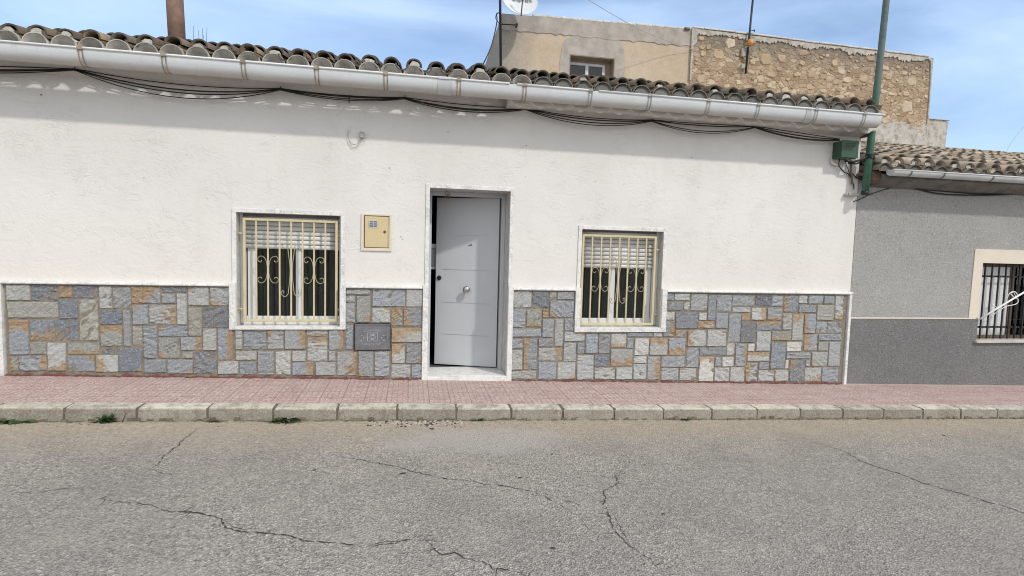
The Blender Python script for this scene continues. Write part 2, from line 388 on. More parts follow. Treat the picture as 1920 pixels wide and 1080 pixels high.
def render_beige():
    t = NT('old_render'); x, y, z = t.sep()
    n = t.noise(2.2, 7, .65); c = t.ramp(n, [(.3, (.44, .345, .235)), (.55, (.50, .41, .31)), (.75, (.53, .46, .375))])
    c = t.mix(t.ramp(t.noise(5, 7, .75, vec=t.mapping((1, 1, .45))), [(.5, 0.0), (.75, .5)]), c, (.38, .345, .30))
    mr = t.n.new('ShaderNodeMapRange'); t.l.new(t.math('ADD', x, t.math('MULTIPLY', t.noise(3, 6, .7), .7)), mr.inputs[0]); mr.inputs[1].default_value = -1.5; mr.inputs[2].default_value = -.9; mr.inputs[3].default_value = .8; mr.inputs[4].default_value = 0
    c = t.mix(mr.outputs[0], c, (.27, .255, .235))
    c = t.mix(t.ramp(t.noise(14, 8, .8), [(.48, 0.0), (.68, .4)]), c, (.60, .52, .42)); c = t.mix(t.ramp(t.noise(17, 8, .8, vec=t.mapping((1, 1, .3))), [(.55, 0.0), (.72, .5)]), c, (.33, .28, .22))
    M['old_render'] = t.fin(c, .95, t.bump(t.noise(30, 7, .7), .5, .012), spec=.1)
render_beige()
simple('cement_patch', (.40, .365, .325), .95, var=.28, vscale=4, bump=.6, bscale=30)
def rubble():
    t = NT('rubble_stone'); col, al = t.attr(); n = t.noise(14, 7, .75)
    c = t.mix(t.ramp(n, [(.35, 0.1), (.62, .75)]), col, (.42, .31, .20)); M['rubble_stone'] = t.fin(c, .95, t.bump(n, .6, .015), spec=.1)
rubble()
def rubble_mortar():
    t = NT('rubble_mortar'); n = t.noise(6, 8, .75)
    wv = t.n.new('ShaderNodeVectorMath'); wv.operation = 'MULTIPLY_ADD'; t.l.new(t.noise(4, 4, .7, out=1), wv.inputs[0]); wv.inputs[1].default_value = (.22, .22, .22); t.l.new(t.mapping((1, 1, 1.7)), wv.inputs[2])
    cc = t.sep(t.voro(6.4, vec=wv.outputs[0], out='Color'))[0]; ed = t.voro(6.4, vec=wv.outputs[0], feature='DISTANCE_TO_EDGE')
    c = t.ramp(cc, [(0, (.30, .215, .145)), (.35, (.40, .30, .205)), (.7, (.47, .375, .265)), (1, (.58, .49, .36))])
    c = t.mix(t.ramp(ed, [(.0, .6), (.06, .3), (.18, 0.0)]), c, t.ramp(n, [(.35, (.27, .18, .12)), (.65, (.42, .31, .215))]))
    c = t.mix(t.ramp(n, [(.5, 0.0), (.72, .6)]), c, (.36, .235, .155))
    n3 = t.noise(24, 7, .8); c = t.mix(t.ramp(n3, [(.34, .6), (.46, 0.0)]), c, (.20, .145, .10)); c = t.mix(t.ramp(n3, [(.56, 0.0), (.70, .6)]), c, (.60, .52, .40))
    z = t.sep()[2]; mr = t.n.new('ShaderNodeMapRange'); t.l.new(t.math('ADD', z, t.math('MULTIPLY', t.noise(5, 7, .8, vec=t.mapping((1.6, 1, .5))), .8)), mr.inputs[0]); mr.inputs[1].default_value = 6.02; mr.inputs[2].default_value = 6.5; mr.inputs[3].default_value = 0; mr.inputs[4].default_value = .85
    c = t.mix(mr.outputs[0], c, (.20, .175, .145))
    h = t.math('ADD', t.math('MULTIPLY', n3, .6), t.ramp(ed, [(.0, 0.0), (.12, 1.0)]))
    M['rubble_mortar'] = t.fin(c, .95, t.bump(h, .6, .02), spec=.1)
rubble_mortar()
def limewash():
    t = NT('old_limewash'); n = t.noise(7, 8, .75); M['old_limewash'] = t.fin(t.ramp(n, [(.34, (.24, .215, .18)), (.48, (.42, .395, .35)), (.66, (.56, .535, .49))]), .95, t.bump(n, .6, .02), spec=.1)
limewash()
simple('coping_stone', (.62, .60, .55), .9, var=.3, vscale=12)
simple('dish_white', (.60, .63, .635), .35, var=.04)
simple('dish_text', (.13, .14, .15), .5)
simple('orange_plastic', (.62, .27, .06), .5)
simple('weed_green', (.045, .085, .025), .7, var=.4, vscale=30)
simple('dry_weed', (.10, .065, .045), .8, var=.3, vscale=30)
simple('white_rod', (.78, .78, .78), .35)
simple('ground_earth', (.25, .21, .16), .95, var=.3, vscale=1)
simple('copper_ring', (.22, .14, .10), .5, .4)
# ------------------------------------------------------------------ the setting
g = MB(); g.quad((-250, -250, rz(-250) - .06), (250, -250, rz(250) - .06), (250, 250, rz(250) - .06), (-250, 250, rz(-250) - .06))
obj('ground', g, M['ground_earth'], kind='structure', label='flat earth under street and houses')
r_ = MB(); KY0, KY1 = -1.08, -.93
r_.quad((-60, -14, rz(-60)), (60, -14, rz(60)), (60, KY0 + .04, rz(60)), (-60, KY0 + .04, rz(-60)))
def crack(pts, w, seed, m=1, br=0):
    rnd = random.Random(seed); P = [RD(x, y, .003) for x, y in pts]; out = []
    for a, b in zip(P[:-1], P[1:]):
        n = max(2, int((b - a).length / .018))
        for i in range(n): out.append(a.lerp(b, i / n))
    out.append(P[-1]); dev = 0; vs = []
    N = len(out)
    for i, p in enumerate(out):
        t = (out[min(i + 1, N - 1)] - out[max(0, i - 1)]).normalized(); nrm_ = Vector((-t.y, t.x, 0))
        dev = dev * .72 + rnd.uniform(-1, 1) * .0105
        ww = 1.15 * w * (0.25 + rnd.random() * 1.15) * min(1, .15 + 2.2 * i / N, .15 + 2.2 * (N - 1 - i) / N)
        if rnd.random() < .06: ww *= 1.9
        if rnd.random() < .14: ww *= .15
        q = p + nrm_ * dev
        for k in (1, -1):
            pt = q + nrm_ * ww * k; vs.append(r_.vert((pt.x, pt.y, rz(pt.x) + .003)))
        if br and rnd.random() < br:
            L = rnd.uniform(.03, .12); dr = (nrm_ * rnd.choice((-1, 1)) + t * rnd.uniform(-.6, .6)).normalized()
            e = q + dr * L
            r_.face([r_.vert((c_.x, c_.y, rz(c_.x) + .003)) for c_ in (q - t * .003, q + t * .003, e)], m)
    for i in range(N - 1):
        r_.face((vs[2 * i], vs[2 * i + 1], vs[2 * i + 3], vs[2 * i + 2]), m)
crack([(185, 933), (220, 940), (260, 944), (285, 950), (300, 957), (350, 960), (395, 965), (415, 972), (428, 990), (445, 996), (490, 1000), (540, 1007), (570, 1012), (600, 1016), (650, 1021), (690, 1020), (725, 1014), (760, 1011), (795, 1012), (820, 1017)], .0048, 1, br=.05)
crack([(795, 1014), (815, 1032), (830, 1040), (850, 1037), (870, 1047), (905, 1053), (925, 1066), (960, 1070), (985, 1078), (1010, 1090)], .005, 2, br=.04)
crack([(1195, 872), (1172, 876), (1156, 890), (1153, 905), (1130, 920), (1132, 948), (1152, 972), (1150, 990), (1165, 1012), (1200, 1040), (1238, 1062), (1262, 1085)], .0032, 3, br=.08)
crack([(1192, 877), (1174, 884), (1162, 893), (1160, 905), (1146, 916)], .0022, 33)
crack([(1136, 955), (1150, 962), (1160, 985), (1178, 1010), (1196, 1025)], .0018, 34)
crack([(640, 1024), (700, 1025), (740, 1019), (800, 1004), (845, 1002)], .002, 35)
crack([(420, 975), (437, 985), (470, 990), (505, 1001)], .0018, 36)
crack([(530, 1009), (525, 1025), (522, 1045)], .0014, 37)
crack([(1040, 932), (1075, 942), (1110, 957)], .0016, 38)
crack([(1240, 869), (1195, 872)], .002, 31)
crack([(1455, 803), (1500, 818), (1530, 830), (1575, 842), (1620, 866), (1680, 886), (1730, 905), (1800, 925), (1850, 940), (1925, 962), (2060, 1000), (2300, 1060)], .0042, 4, br=.01)
crack([(600, 848), (650, 857), (700, 867), (755, 877), (800, 890), (850, 898), (900, 906), (960, 913), (1020, 930), (1060, 950), (1085, 968), (1110, 995)], .0032, 5)
crack([(375, 802), (350, 820), (330, 838), (312, 850), (300, 870), (285, 878)], .0042, 6)
crack([(0, 918), (60, 924), (130, 915), (185, 912)], .0022, 7)
crack([(285, 878), (310, 885), (325, 893)], .0025, 8)
for px, py in ((1243, 964), (755, 888), (1035, 852), (1037, 1028), (1770, 817), (590, 882), (975, 896)):
    p = RD(px, py); rad = random.uniform(.008, .018)
    r_.face([r_.vert((p.x + rad * 1.6 * cos(a * pi / 4) * random.uniform(.6, 1.2), p.y + rad * sin(a * pi / 4) * random.uniform(.6, 1.2), rz(p.x) + .003)) for a in range(8)], 1)
rnd = random.Random(17)
def chip(x, y, sz, m):
    z = rz(x) + .001; n_ = 5; ph = rnd.uniform(0, 6)
    A_ = [r_.vert((x + sz * rnd.uniform(.7, 1.2) * cos(2 * pi * k / n_ + ph), y + sz * rnd.uniform(.6, 1.1) * sin(2 * pi * k / n_ + ph), z)) for k in range(n_)]
    T_ = r_.vert((x + rnd.uniform(-.3, .3) * sz, y + rnd.uniform(-.3, .3) * sz, z + sz * rnd.uniform(.35, .8)))
    for k in range(n_): r_.face((A_[k], A_[(k + 1) % n_], T_), m)
for i in range(420):
    q = RD(rnd.uniform(690, 865), 787 + abs(rnd.gauss(0, 7))); 
    if q.y < KY0 - .01: chip(q.x, q.y, rnd.uniform(.005, .018), rnd.choice((2, 2, 2, 1)))
for i in range(260): chip(rnd.uniform(-3.6, 6.5), KY0 - abs(rnd.gauss(.0, .05)) - .01, rnd.uniform(.003, .009), rnd.choice((2, 2, 3)))
for i in range(120): chip(rnd.uniform(-4, 7), rnd.uniform(-4.2, -1.1), rnd.uniform(.002, .006), rnd.choice((2, 1)))
obj('road', r_, [M['asphalt'], M['crack_dark'], M['road_chips'], M['joint_dirt']], kind='structure', label='worn grey asphalt with long cracks')
p_ = MB(); n = 60
xs = [-30 + i * 1.0 for i in range(61)]
rows = [[p_.vert((x, y, gz(x) + (-.004 if y < -.5 else 0) - .012 * (abs(y) / .93))) for y in (.04, KY1)] for x in xs]
for i in range(60): p_.face((rows[i][0], rows[i + 1][0], rows[i + 1][1], rows[i][1]))
obj('pavement', p_, M['pavement_tile'], kind='structure', label='narrow pavement of worn pink red grooved tiles')
k_ = MB(); rnd = random.Random(3)
jx = [W(x, 766, KY0).x for x in (118, 255, 388, 512, 632, 745, 856, 959, 1056, 1153, 1245, 1336, 1421, 1503, 1582, 1659, 1733, 1804, 1872)]
st = .5
jx = [jx[0] - st * k for k in range(12, 0, -1)] + jx + [jx[-1] + st * k for k in range(1, 16)]
for a, b in zip(jx[:-1], jx[1:]):
    gp = rnd.uniform(.006, .011); x0, x1 = a + gp, b - gp; dz = rnd.uniform(-.004, .004); dy = rnd.uniform(-.005, .005)
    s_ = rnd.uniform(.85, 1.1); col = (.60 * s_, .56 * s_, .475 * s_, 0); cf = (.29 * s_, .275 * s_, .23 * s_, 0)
    N = 12; P = []
    ch = .02
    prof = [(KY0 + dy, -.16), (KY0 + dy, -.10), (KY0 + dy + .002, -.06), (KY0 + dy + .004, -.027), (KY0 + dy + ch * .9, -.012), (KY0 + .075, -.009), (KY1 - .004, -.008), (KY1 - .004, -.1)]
    for i in range(N + 1):
        u = i / N; x = x0 + (x1 - x0) * u; e = .007 if i in (0, N) else 0
        ex = x0 + (x1 - x0) * (.012 if i == 0 else .988 if i == N else u)
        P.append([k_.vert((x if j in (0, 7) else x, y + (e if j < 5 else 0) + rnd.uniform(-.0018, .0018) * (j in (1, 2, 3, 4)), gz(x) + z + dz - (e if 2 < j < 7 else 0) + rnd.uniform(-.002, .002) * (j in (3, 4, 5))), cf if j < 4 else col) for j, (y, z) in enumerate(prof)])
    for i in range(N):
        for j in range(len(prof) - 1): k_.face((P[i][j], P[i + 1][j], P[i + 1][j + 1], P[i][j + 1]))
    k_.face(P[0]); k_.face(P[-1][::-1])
    k_.quad((b - gp, KY0 + .012, gz(b) - .15), (b + gp + .006, KY0 + .012, gz(b) - .15), (b + gp + .006, KY0 + .012, gz(b) - .02), (b - gp, KY0 + .012, gz(b) - .02), m=1)
    k_.quad((b - gp, KY0 + .012, gz(b) - .02), (b + gp + .006, KY0 + .012, gz(b) - .02), (b + gp + .006, KY1 - .002, gz(b) - .017), (b - gp, KY1 - .002, gz(b) - .017), m=1)
# dirt line in the angle of kerb and road
for i in range(260):
    x = -4.2 + i * .048; w = max(0.002, rnd.gauss(.010, .008)); h = max(.003, rnd.gauss(.014, .012))
    k_.face([k_.vert(q) for q in ((x, KY0 - w, rz(x) + .0035), (x + .05, KY0 - w * rnd.uniform(.4, 1.3), rz(x + .05) + .0035), (x + .05, KY0 - .003, rz(x + .05) + h), (x, KY0 - .003, rz(x) + h))], 1)
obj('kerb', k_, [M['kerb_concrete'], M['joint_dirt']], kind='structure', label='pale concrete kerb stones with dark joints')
# ------------------------------------------------------------------ the white house
XL, XR = -7.0, 5.46
house = empty('white_house', (0.8, 2.5, 0), 'long white single storey house with stone clad base, clay tile roof and half open door', 'house')
O1 = (-1.752, -.734, .655, 1.815); O2 = (1.90, 2.893, .645, 1.765); OD = (.185, 1.064, .10, 2.150)
w_ = MB()
def wall_rects(mb, x0, x1, z0, z1, holes, y, m=0, nx=0.0):
    xs = sorted(set([x0, x1] + [h[0] for h in holes] + [h[1] for h in holes])); zs = sorted(set([z0, z1] + [h[2] for h in holes] + [h[3] for h in holes]))
    for a, b in zip(xs[:-1], xs[1:]):
        for c, d in zip(zs[:-1], zs[1:]):
            if any(h[0] <= a and b <= h[1] and h[2] <= c and d <= h[3] for h in holes): continue
            mb.quad((a, y, c), (b, y, c), (b, y, d), (a, y, d), m=m)
wall_rects(w_, XL, XR, -.5, 3.13, [O1, O2, (OD[0], OD[1], OD[2], OD[3])], 0)
w_.quad((XR, 0, -.5), (XR, 5, -.5), (XR, 5, 3.13), (XR, 0, 3.13)); w_.quad((XL, 0, -.5), (XL, 5, -.5), (XL, 5, 3.13), (XL, 0, 3.13)); w_.quad((XL, 5, -.5), (XR, 5, -.5), (XR, 5, 3.13), (XL, 5, 3.13))
w_.quad((XR, 0, 3.13), (XR, 2.4, 4.0), (XR, 5, 3.13), (XR, 2.5, 3.13)); 
w_.quad((XL, 0, 3.13), (XR, 0, 3.13), (XR, 5, 3.13), (XL, 5, 3.13))
rnd = random.Random(4)
for px, py, q in ((78, 178, .010), (840, 247, .006), (731, 315, .006), (757, 344, .004), (731, 349, .004), (1297, 295, .007), (1117, 340, .006), (1310, 352, .005), (752, 444, .007), (755, 449, .006), (270, 333, .004), (987, 273, .005), (985, 332, .005), (1170, 345, .005)):
    p_ = W(px, py); w_.face([w_.vert((p_.x + q * rnd.uniform(.5, 1.3) * cos(k * pi / 3.5), -.0025, p_.z + q * rnd.uniform(.5, 1.3) * sin(k * pi / 3.5))) for k in range(7)], 1)
obj('wall', w_, [M['plaster'], M['wall_pits']], house)
# eave moulding
e_ = MB()
sm = [(.0, 3.045), (-.022, 3.052), (-.045, 3.075), (-.06, 3.105), (-.075, 3.125), (-.082, 3.15), (-.082, 3.165), (0, 3.17)]
e_.sweepx(sm, [XL, -4, -2, 0, .98], cap=True)
lg = [(.0, 3.015), (-.03, 3.02), (-.07, 3.03), (-.12, 3.038), (-.17, 3.042), (-.205, 3.05), (-.215, 3.07), (-.215, 3.15), (0, 3.16)]
e_.sweepx(lg, [.98, 2, 3.2, XR + .01], cap=True)
rnd = random.Random(5)
x = .98
while x < 5.35:                                     # mortar scallops under the pan tiles
    wd = .222
    hh = rnd.uniform(.052, .066); pts = []
    for k in range(9):
        u = k / 8; pts.append((x + wd * u, 3.066 - hh * (.5 - .5 * cos(2 * pi * u))))
    pts += [(x + wd, 3.15), (x, 3.15)]
    e_.prism(pts, -.252, -.217)
    x += wd
obj('eave_moulding', e_, M['soffit_plaster'], house)
# roof: canal tiles
def shell(mb, cx, y0, y1, z0, z1, r0, r1, up, col, a0=0.0, a1=pi, th=.015, n=9, tilt=0.0, em=2):
    """half-round tile from y0 (front) to y1; up=1 convex, -1 concave"""
    old = mb.smooth; mb.smooth = True; R_ = []
    for (y, z, r) in ((y0, z0, r0), (y1, z1, r1)):
        for rr in (r, r - th):
            R_.append([mb.vert((cx + tilt * (z - z0) + rr * cos(a0 + (a1 - a0) * k / n), y, z + up * rr * .92 * sin(a0 + (a1 - a0) * k / n)), col) for k in range(n + 1)])
    for k in range(n):
        mb.face((R_[0][k], R_[0][k + 1], R_[2][k + 1], R_[2][k]))
        mb.face((R_[1][k], R_[1][k + 1], R_[3][k + 1], R_[3][k]))
        mb.smooth = False
        mb.face((R_[0][k], R_[0][k + 1], R_[1][k + 1], R_[1][k]), em); mb.face((R_[2][k], R_[2][k + 1], R_[3][k + 1], R_[3][k]))
        mb.smooth = True
    mb.smooth = old
TC = [(.19, .14, .095), (.16, .125, .09), (.23, .17, .115), (.27, .175, .12), (.13, .11, .08), (.20, .175, .135), (.30, .23, .155)]
def blob(mb, cx, y, z, w, h, d, rnd, m=1):
    pts = []
    for k in range(9):
        a = pi * k / 8; pts.append((cx + w * cos(a) * rnd.uniform(.85, 1.05), z + h * sin(a) * rnd.uniform(.8, 1.1)))
    for k in range(4): pts.append((cx - w * (1 - 2 * (k + .5) / 4), z - rnd.uniform(0.0, .014)))
    mb.prism(pts, y, y + d, m=m)
def plug(mb, cx, y0, z0, r, y1, z1, r1, col, n=10):
    A_ = [mb.vert((cx + r * cos(pi * k / n), y0, z0 + r * .92 * sin(pi * k / n)), col) for k in range(n + 1)]
    B_ = [mb.vert((cx + r1 * cos(pi * k / n), y1, z1 + r1 * .92 * sin(pi * k / n)), col) for k in range(n + 1)]
    for k in range(n): mb.face((A_[k], A_[k + 1], B_[k + 1], B_[k]))
    if y1 - y0 < .03: mb.face(B_)
def canal_roof(rf, cols, p, yf, zf, slope, ncourse, rnd, tcol, mort=.4, jit=1.0, dark=None, r2=.073):
    cl = .34
    for i, cx in enumerate(cols):
        jx_ = rnd.uniform(-.006, .006) * jit
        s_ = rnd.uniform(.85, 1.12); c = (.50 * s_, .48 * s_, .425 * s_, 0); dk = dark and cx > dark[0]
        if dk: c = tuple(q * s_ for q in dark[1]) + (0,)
        y_f = yf + rnd.uniform(-.008, .008); r0 = .103 * p / .2215
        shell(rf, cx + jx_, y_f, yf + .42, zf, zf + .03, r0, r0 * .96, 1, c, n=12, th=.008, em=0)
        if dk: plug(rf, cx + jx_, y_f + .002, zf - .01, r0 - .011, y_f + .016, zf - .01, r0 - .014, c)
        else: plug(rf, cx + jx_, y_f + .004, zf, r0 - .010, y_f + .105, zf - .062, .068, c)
        zb = zf + .084
        for up, off in ((-1, p / 2), (1, 0)):
            oj = rnd.uniform(-.007, .007) * jit; yj = rnd.uniform(-.022, .022) * jit; zj = rnd.choice((0, 0, 0, .012)) + rnd.uniform(-.006, .012) * jit
            for k in range(ncourse):
                y0 = yf + (.030 if up > 0 else .012) + k * cl + (yj if k == 0 else rnd.uniform(-.03, .03) * jit); y1 = y0 + cl + .07
                z0 = zb + (y0 - yf) * slope + (zj if k == 0 else rnd.uniform(-.006, .006)) + (.022 if k else 0)
                z1 = z0 + (cl + .07) * slope - .022
                c = rnd.choice(tcol); s_ = rnd.uniform(.7, 1.25); c = (c[0] * s_, c[1] * s_, c[2] * s_, 0)
                oj2 = oj + rnd.uniform(-.006, .006) * jit
                if up < 0: shell(rf, cx + off + oj2, y0, y1, z0 + .006, z1 + .006, r2 * .92, r2 * 1.08, -1, c, a0=-.12, a1=pi + .12, n=9)
                else: shell(rf, cx + oj2, y0, y1, z0, z1, r2 * 1.08, r2 * .92, 1, c, a0=-.10, a1=pi + .10, n=10)
        if rnd.random() < mort: blob(rf, cx + rnd.uniform(-.008, .008), yf + .034 + max(0, yj), zb + .012, rnd.uniform(.045, .062), rnd.uniform(.038, .050), .09, rnd)
    return rf
PT = .2215
cols = [-3.32 + PT * i for i in range(-16, 40)]
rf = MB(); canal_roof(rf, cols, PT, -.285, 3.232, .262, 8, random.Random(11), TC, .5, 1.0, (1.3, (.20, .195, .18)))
# upper field of the roof and back slope (seen only from above)
roof = obj('roof', rf, [M['roof_tile'], M['lime_mortar'], M['tile_lip']], house)
bk = MB()
bk.quad((XL, -.02, 3.17), (XR - .06, -.02, 3.17), (XR - .06, 0, 3.33), (XL, 0, 3.33))
bk.quad((XL, 0, 3.33), (XR - .06, 0, 3.33), (XR - .06, 2.5, 3.985), (XL, 2.5, 3.985)); bk.quad((XL, 5.1, 3.30), (XR - .06, 5.1, 3.30), (XR - .06, 2.5, 3.985), (XL, 2.5, 3.985))
obj('roof_bed', bk, M['soffit_plaster'], house)
# gutter
gm = MB(); GX0, GX1 = XL, 5.345
cy, cz, gr = -.335, 3.182, .078
GD = 1.72
prof = [(cy + gr * cos(a), cz - gr * GD * sin(a)) for a in [pi - pi * k / 14 for k in range(15)]]
prof[-1] = (cy + gr, cz + .035)
gm.sweepx(prof, [GX0, -4.5, -2, 0, 2, 4, GX1])
prof2 = [(y + (cy - y) * .03, z + .002) for y, z in prof]; gm.sweepx(prof2, [GX0, -2, 2, GX1])
gm.smooth = False
gm.face([gm.vert((GX1, y, z)) for y, z in prof]); 
gut = obj('gutter', gm, M['gutter_enamel'], house, label='long pale grey gutter of the white house, brown stained beneath')
lp = MB()
gaps = [(.95, 1.03), (1.80, 1.90)]
segs = []; cur = GX0
for a, b in gaps: segs.append((cur, a)); cur = b
segs.append((cur, GX1 + .03))
for a, b in segs: lp.tube([(a, cy - gr - .003, cz + .004), (b, cy - gr - .003, cz + .004)], .0105, 8)
obj('gutter_lip', lp, M['gutter_lip'], gut)
bx = [-3.62, -2.9, -2.23, -1.56, -.91, -.27, .44, 1.11, 1.81, 2.47, 3.15, 3.75, 4.48, 5.11]
bp = [(cy + (gr + .003) * cos(a), cz - (gr * GD + .003) * sin(a)) for a in [pi - pi * k / 14 for k in range(13)]]
for i, b in enumerate(bx):
    s_ = MB()
    for d in (-.016, .016): s_.sweepx([(y, z - .002) for y, z in bp] , [b + d - .006, b + d + .006])
    s_.box(b - .024, b + .024, cy - gr - .016, cy - gr + .012, cz - .014, cz + .018, bev=.003)
    obj('gutter_bracket', s_, [M['strap_dark'] if i > 7 else M['strap_rust']], gut)
for a, b in ((.24, .36), (4.36, 4.42)):
    j = MB(); jp = [(cy + (gr + .004) * cos(t_), cz - (gr * GD + .004) * sin(t_)) for t_ in [pi - pi * k / 14 for k in range(15)]]
    j.sweepx(jp, [a, b])
    for q in (a, (a + b) / 2, b): j.sweepx([(y - .003 * (1 if y < cy else -1) * 0, z - .003) for y, z in jp], [q - .006, q + .006])
    j.box(a, b, cy - gr - .014, cy - gr + .01, cz - .01, cz + .016, bev=.003)
    obj('gutter_sleeve', j, M['gutter_grey'], gut)
# stone cladding
CY = -.028
A = (0, 500, 3.375); B = (420, 500, 3.374); C = (940, 520, 3.6); Dv = (1220, 530, 3.6)
ST = [(A, '''38 112 193 213 l -|198 112 363 215 d -|370 118 455 195 g qwas|460 118 620 200 d -|625 122 706 265 l -|712 125 828 265 g a|832 125 1016 235 g qwa|1022 128 1180 167 d -|1022 170 1112 233 g -|1117 170 1183 368 l -|1187 128 1322 247 l q|1328 130 1460 248 l a
45 222 370 325 m -|376 207 494 330 d -|500 207 622 468 m w|630 275 773 367 d -|778 275 830 503 g -|838 240 938 368 g q|943 240 1114 370 l ws|1190 257 1278 440 m -|1283 258 1463 388 d -
55 335 182 558 g qw|190 335 343 470 g as|347 335 497 468 d a|635 372 775 503 m qw|836 375 902 500 m -|906 375 994 580 g -|1000 373 1187 442 g q|1000 448 1138 580 m a|1143 445 1278 530 g ws|1283 392 1371 530 l -|1376 392 1475 592 g ws
190 478 295 556 m -|300 480 418 660 l as|427 480 632 556 m as|640 512 748 557 d -|752 515 900 665 d s|1150 538 1222 580 m -|1226 538 1372 675 d -
62 568 118 660 m qa|122 562 298 660 g ws|428 562 600 665 g w|605 560 748 668 l qa|910 587 1053 672 g -|1056 587 1222 678 g s|1378 598 1508 680 l q'''),
(B, '''70 400 117 525 l s|122 398 268 522 g -|273 400 378 522 l q|382 398 515 522 g ws|522 400 657 442 l as|525 448 655 598 l qw|662 400 757 527 g ws|72 535 207 592 l s|212 535 318 685 g -|324 535 423 685 l -|430 532 518 600 l -|660 535 706 597 l -
96 600 207 683 g -|430 605 568 688 g ws|578 605 707 688 l -|714 537 842 690 l ws|848 532 946 695 g a|952 530 1048 695 g -|1056 618 1180 705 l -|1186 618 1255 705 g -
772 142 925 178 m -|770 184 832 225 l -|770 232 830 352 l -|836 184 928 352 m s|770 368 818 525 g -|937 142 1148 253 g -|1152 142 1258 255 l -|935 262 1052 355 l w|1056 265 1130 372 m qwa|1134 262 1255 378 g qa|1058 388 1255 478 l qwa|1058 486 1146 612 l qwa|1151 486 1255 612 g s'''),
(C, '''75 92 205 205 l q|209 92 320 205 d -|325 95 372 150 m -|376 95 492 150 g -|326 157 493 272 g a|72 215 165 338 g -|170 215 273 335 m as|278 215 320 272 m qwas|70 345 270 402 g -|275 282 355 405 g -|360 282 418 465 l -|425 277 493 362 g -|425 367 565 432 l w|66 412 145 482 g -|149 412 243 622 g qa|248 412 350 468 g -|66 490 143 625 l -|248 476 412 565 l ws|418 440 505 570 l -|510 440 563 515 g -|568 378 652 513 g -|656 378 733 515 g -|740 378 845 475 l as|850 372 1022 402 g -|1025 370 1085 402 l -|848 410 893 480 g -|898 412 997 527 L -|1001 410 1123 525 l qw|1128 408 1245 527 g as
65 630 236 688 l -|248 572 373 688 g -|378 572 500 690 l s|510 525 624 692 l -|629 522 728 603 d -|736 484 888 600 l as|629 608 768 690 l -|772 608 884 690 l -|894 533 980 580 L -|890 585 980 690 l -|986 533 1073 692 l ws|1078 533 1237 607 g -|1078 612 1196 695 l -|1200 612 1316 695 l q'''),
(Dv, '''100 72 158 122 g -|162 72 266 122 l -|270 76 382 190 l s|98 128 220 186 g q|223 130 266 186 l q|88 198 163 252 L s|167 200 320 310 d -|325 202 378 253 L -|385 80 441 255 g -|445 82 548 198 g -|86 258 162 365 g ws|316 260 430 308 m qwa|165 318 243 367 m qwa|248 320 376 430 l qa|381 316 513 430 l -|439 205 522 308 g -|525 208 608 402 g -|551 85 703 158 g w|551 165 674 200 l -|613 207 674 257 m qwas|682 168 778 252 L ws|787 168 886 254 g as|606 263 708 402 d -|708 85 813 158 d -|817 85 893 158 g -|899 85 995 198 g qa|1001 85 1060 140 l -|1063 85 1165 143 g -|1168 88 1237 143 g -|998 148 1117 202 g -|1121 150 1235 254 m -|1243 85 1302 252 l as
712 262 882 322 g qw|890 206 953 318 l q|957 208 1030 390 l qw|1034 210 1115 342 g qa|1116 264 1188 340 g a|1192 264 1290 342 g -|712 328 810 462 l -|817 328 947 390 m as|1034 348 1125 460 g qa|1131 346 1288 391 g -
242 437 322 572 g -|328 438 508 490 g -|513 410 567 492 l -|570 410 650 563 g ws|654 410 700 464 L -|652 470 802 530 l qw|808 405 910 582 g -|917 400 1020 465 L -|914 471 1078 514 g -|1128 398 1197 460 m -|1200 398 1280 563 l -|1085 467 1195 565 l a
325 499 428 666 L qw|433 502 475 567 g -|482 502 560 567 L -|428 573 530 668 l -|536 570 632 670 l w|641 540 722 668 l qa|728 534 798 584 g -|724 590 834 668 l w|838 590 930 668 l a|908 520 932 582 L -|937 518 1040 670 d q|1044 518 1078 567 g -|1038 573 1150 670 l as|1154 570 1270 672 g -''')]
SHD = {'l': (.455, .462, .448), 'L': (.60, .60, .575), 'g': (.33, .348, .37), 'd': (.215, .228, .25), 'm': (.375, .372, .335)}
def stones():
    out = []; rnd = random.Random(21)
    for (ox, oy, s_), txt in ST:
        for it in txt.replace('\n', '|').split('|'):
            a = it.split(); x0, y0, x1, y1 = [float(q) for q in a[:4]]
            p0 = W(ox + x0 / s_, oy + y0 / s_, CY); p1 = W(ox + x1 / s_, oy + y1 / s_, CY); p2 = W(ox + x0 / s_, oy + y1 / s_, CY); p3 = W(ox + x1 / s_, oy + y0 / s_, CY)
            out.append(((p0.x + p2.x) / 2, (p1.x + p3.x) / 2, (p2.z + p1.z) / 2, (p0.z + p3.z) / 2, a[4], a[5]))
    return out
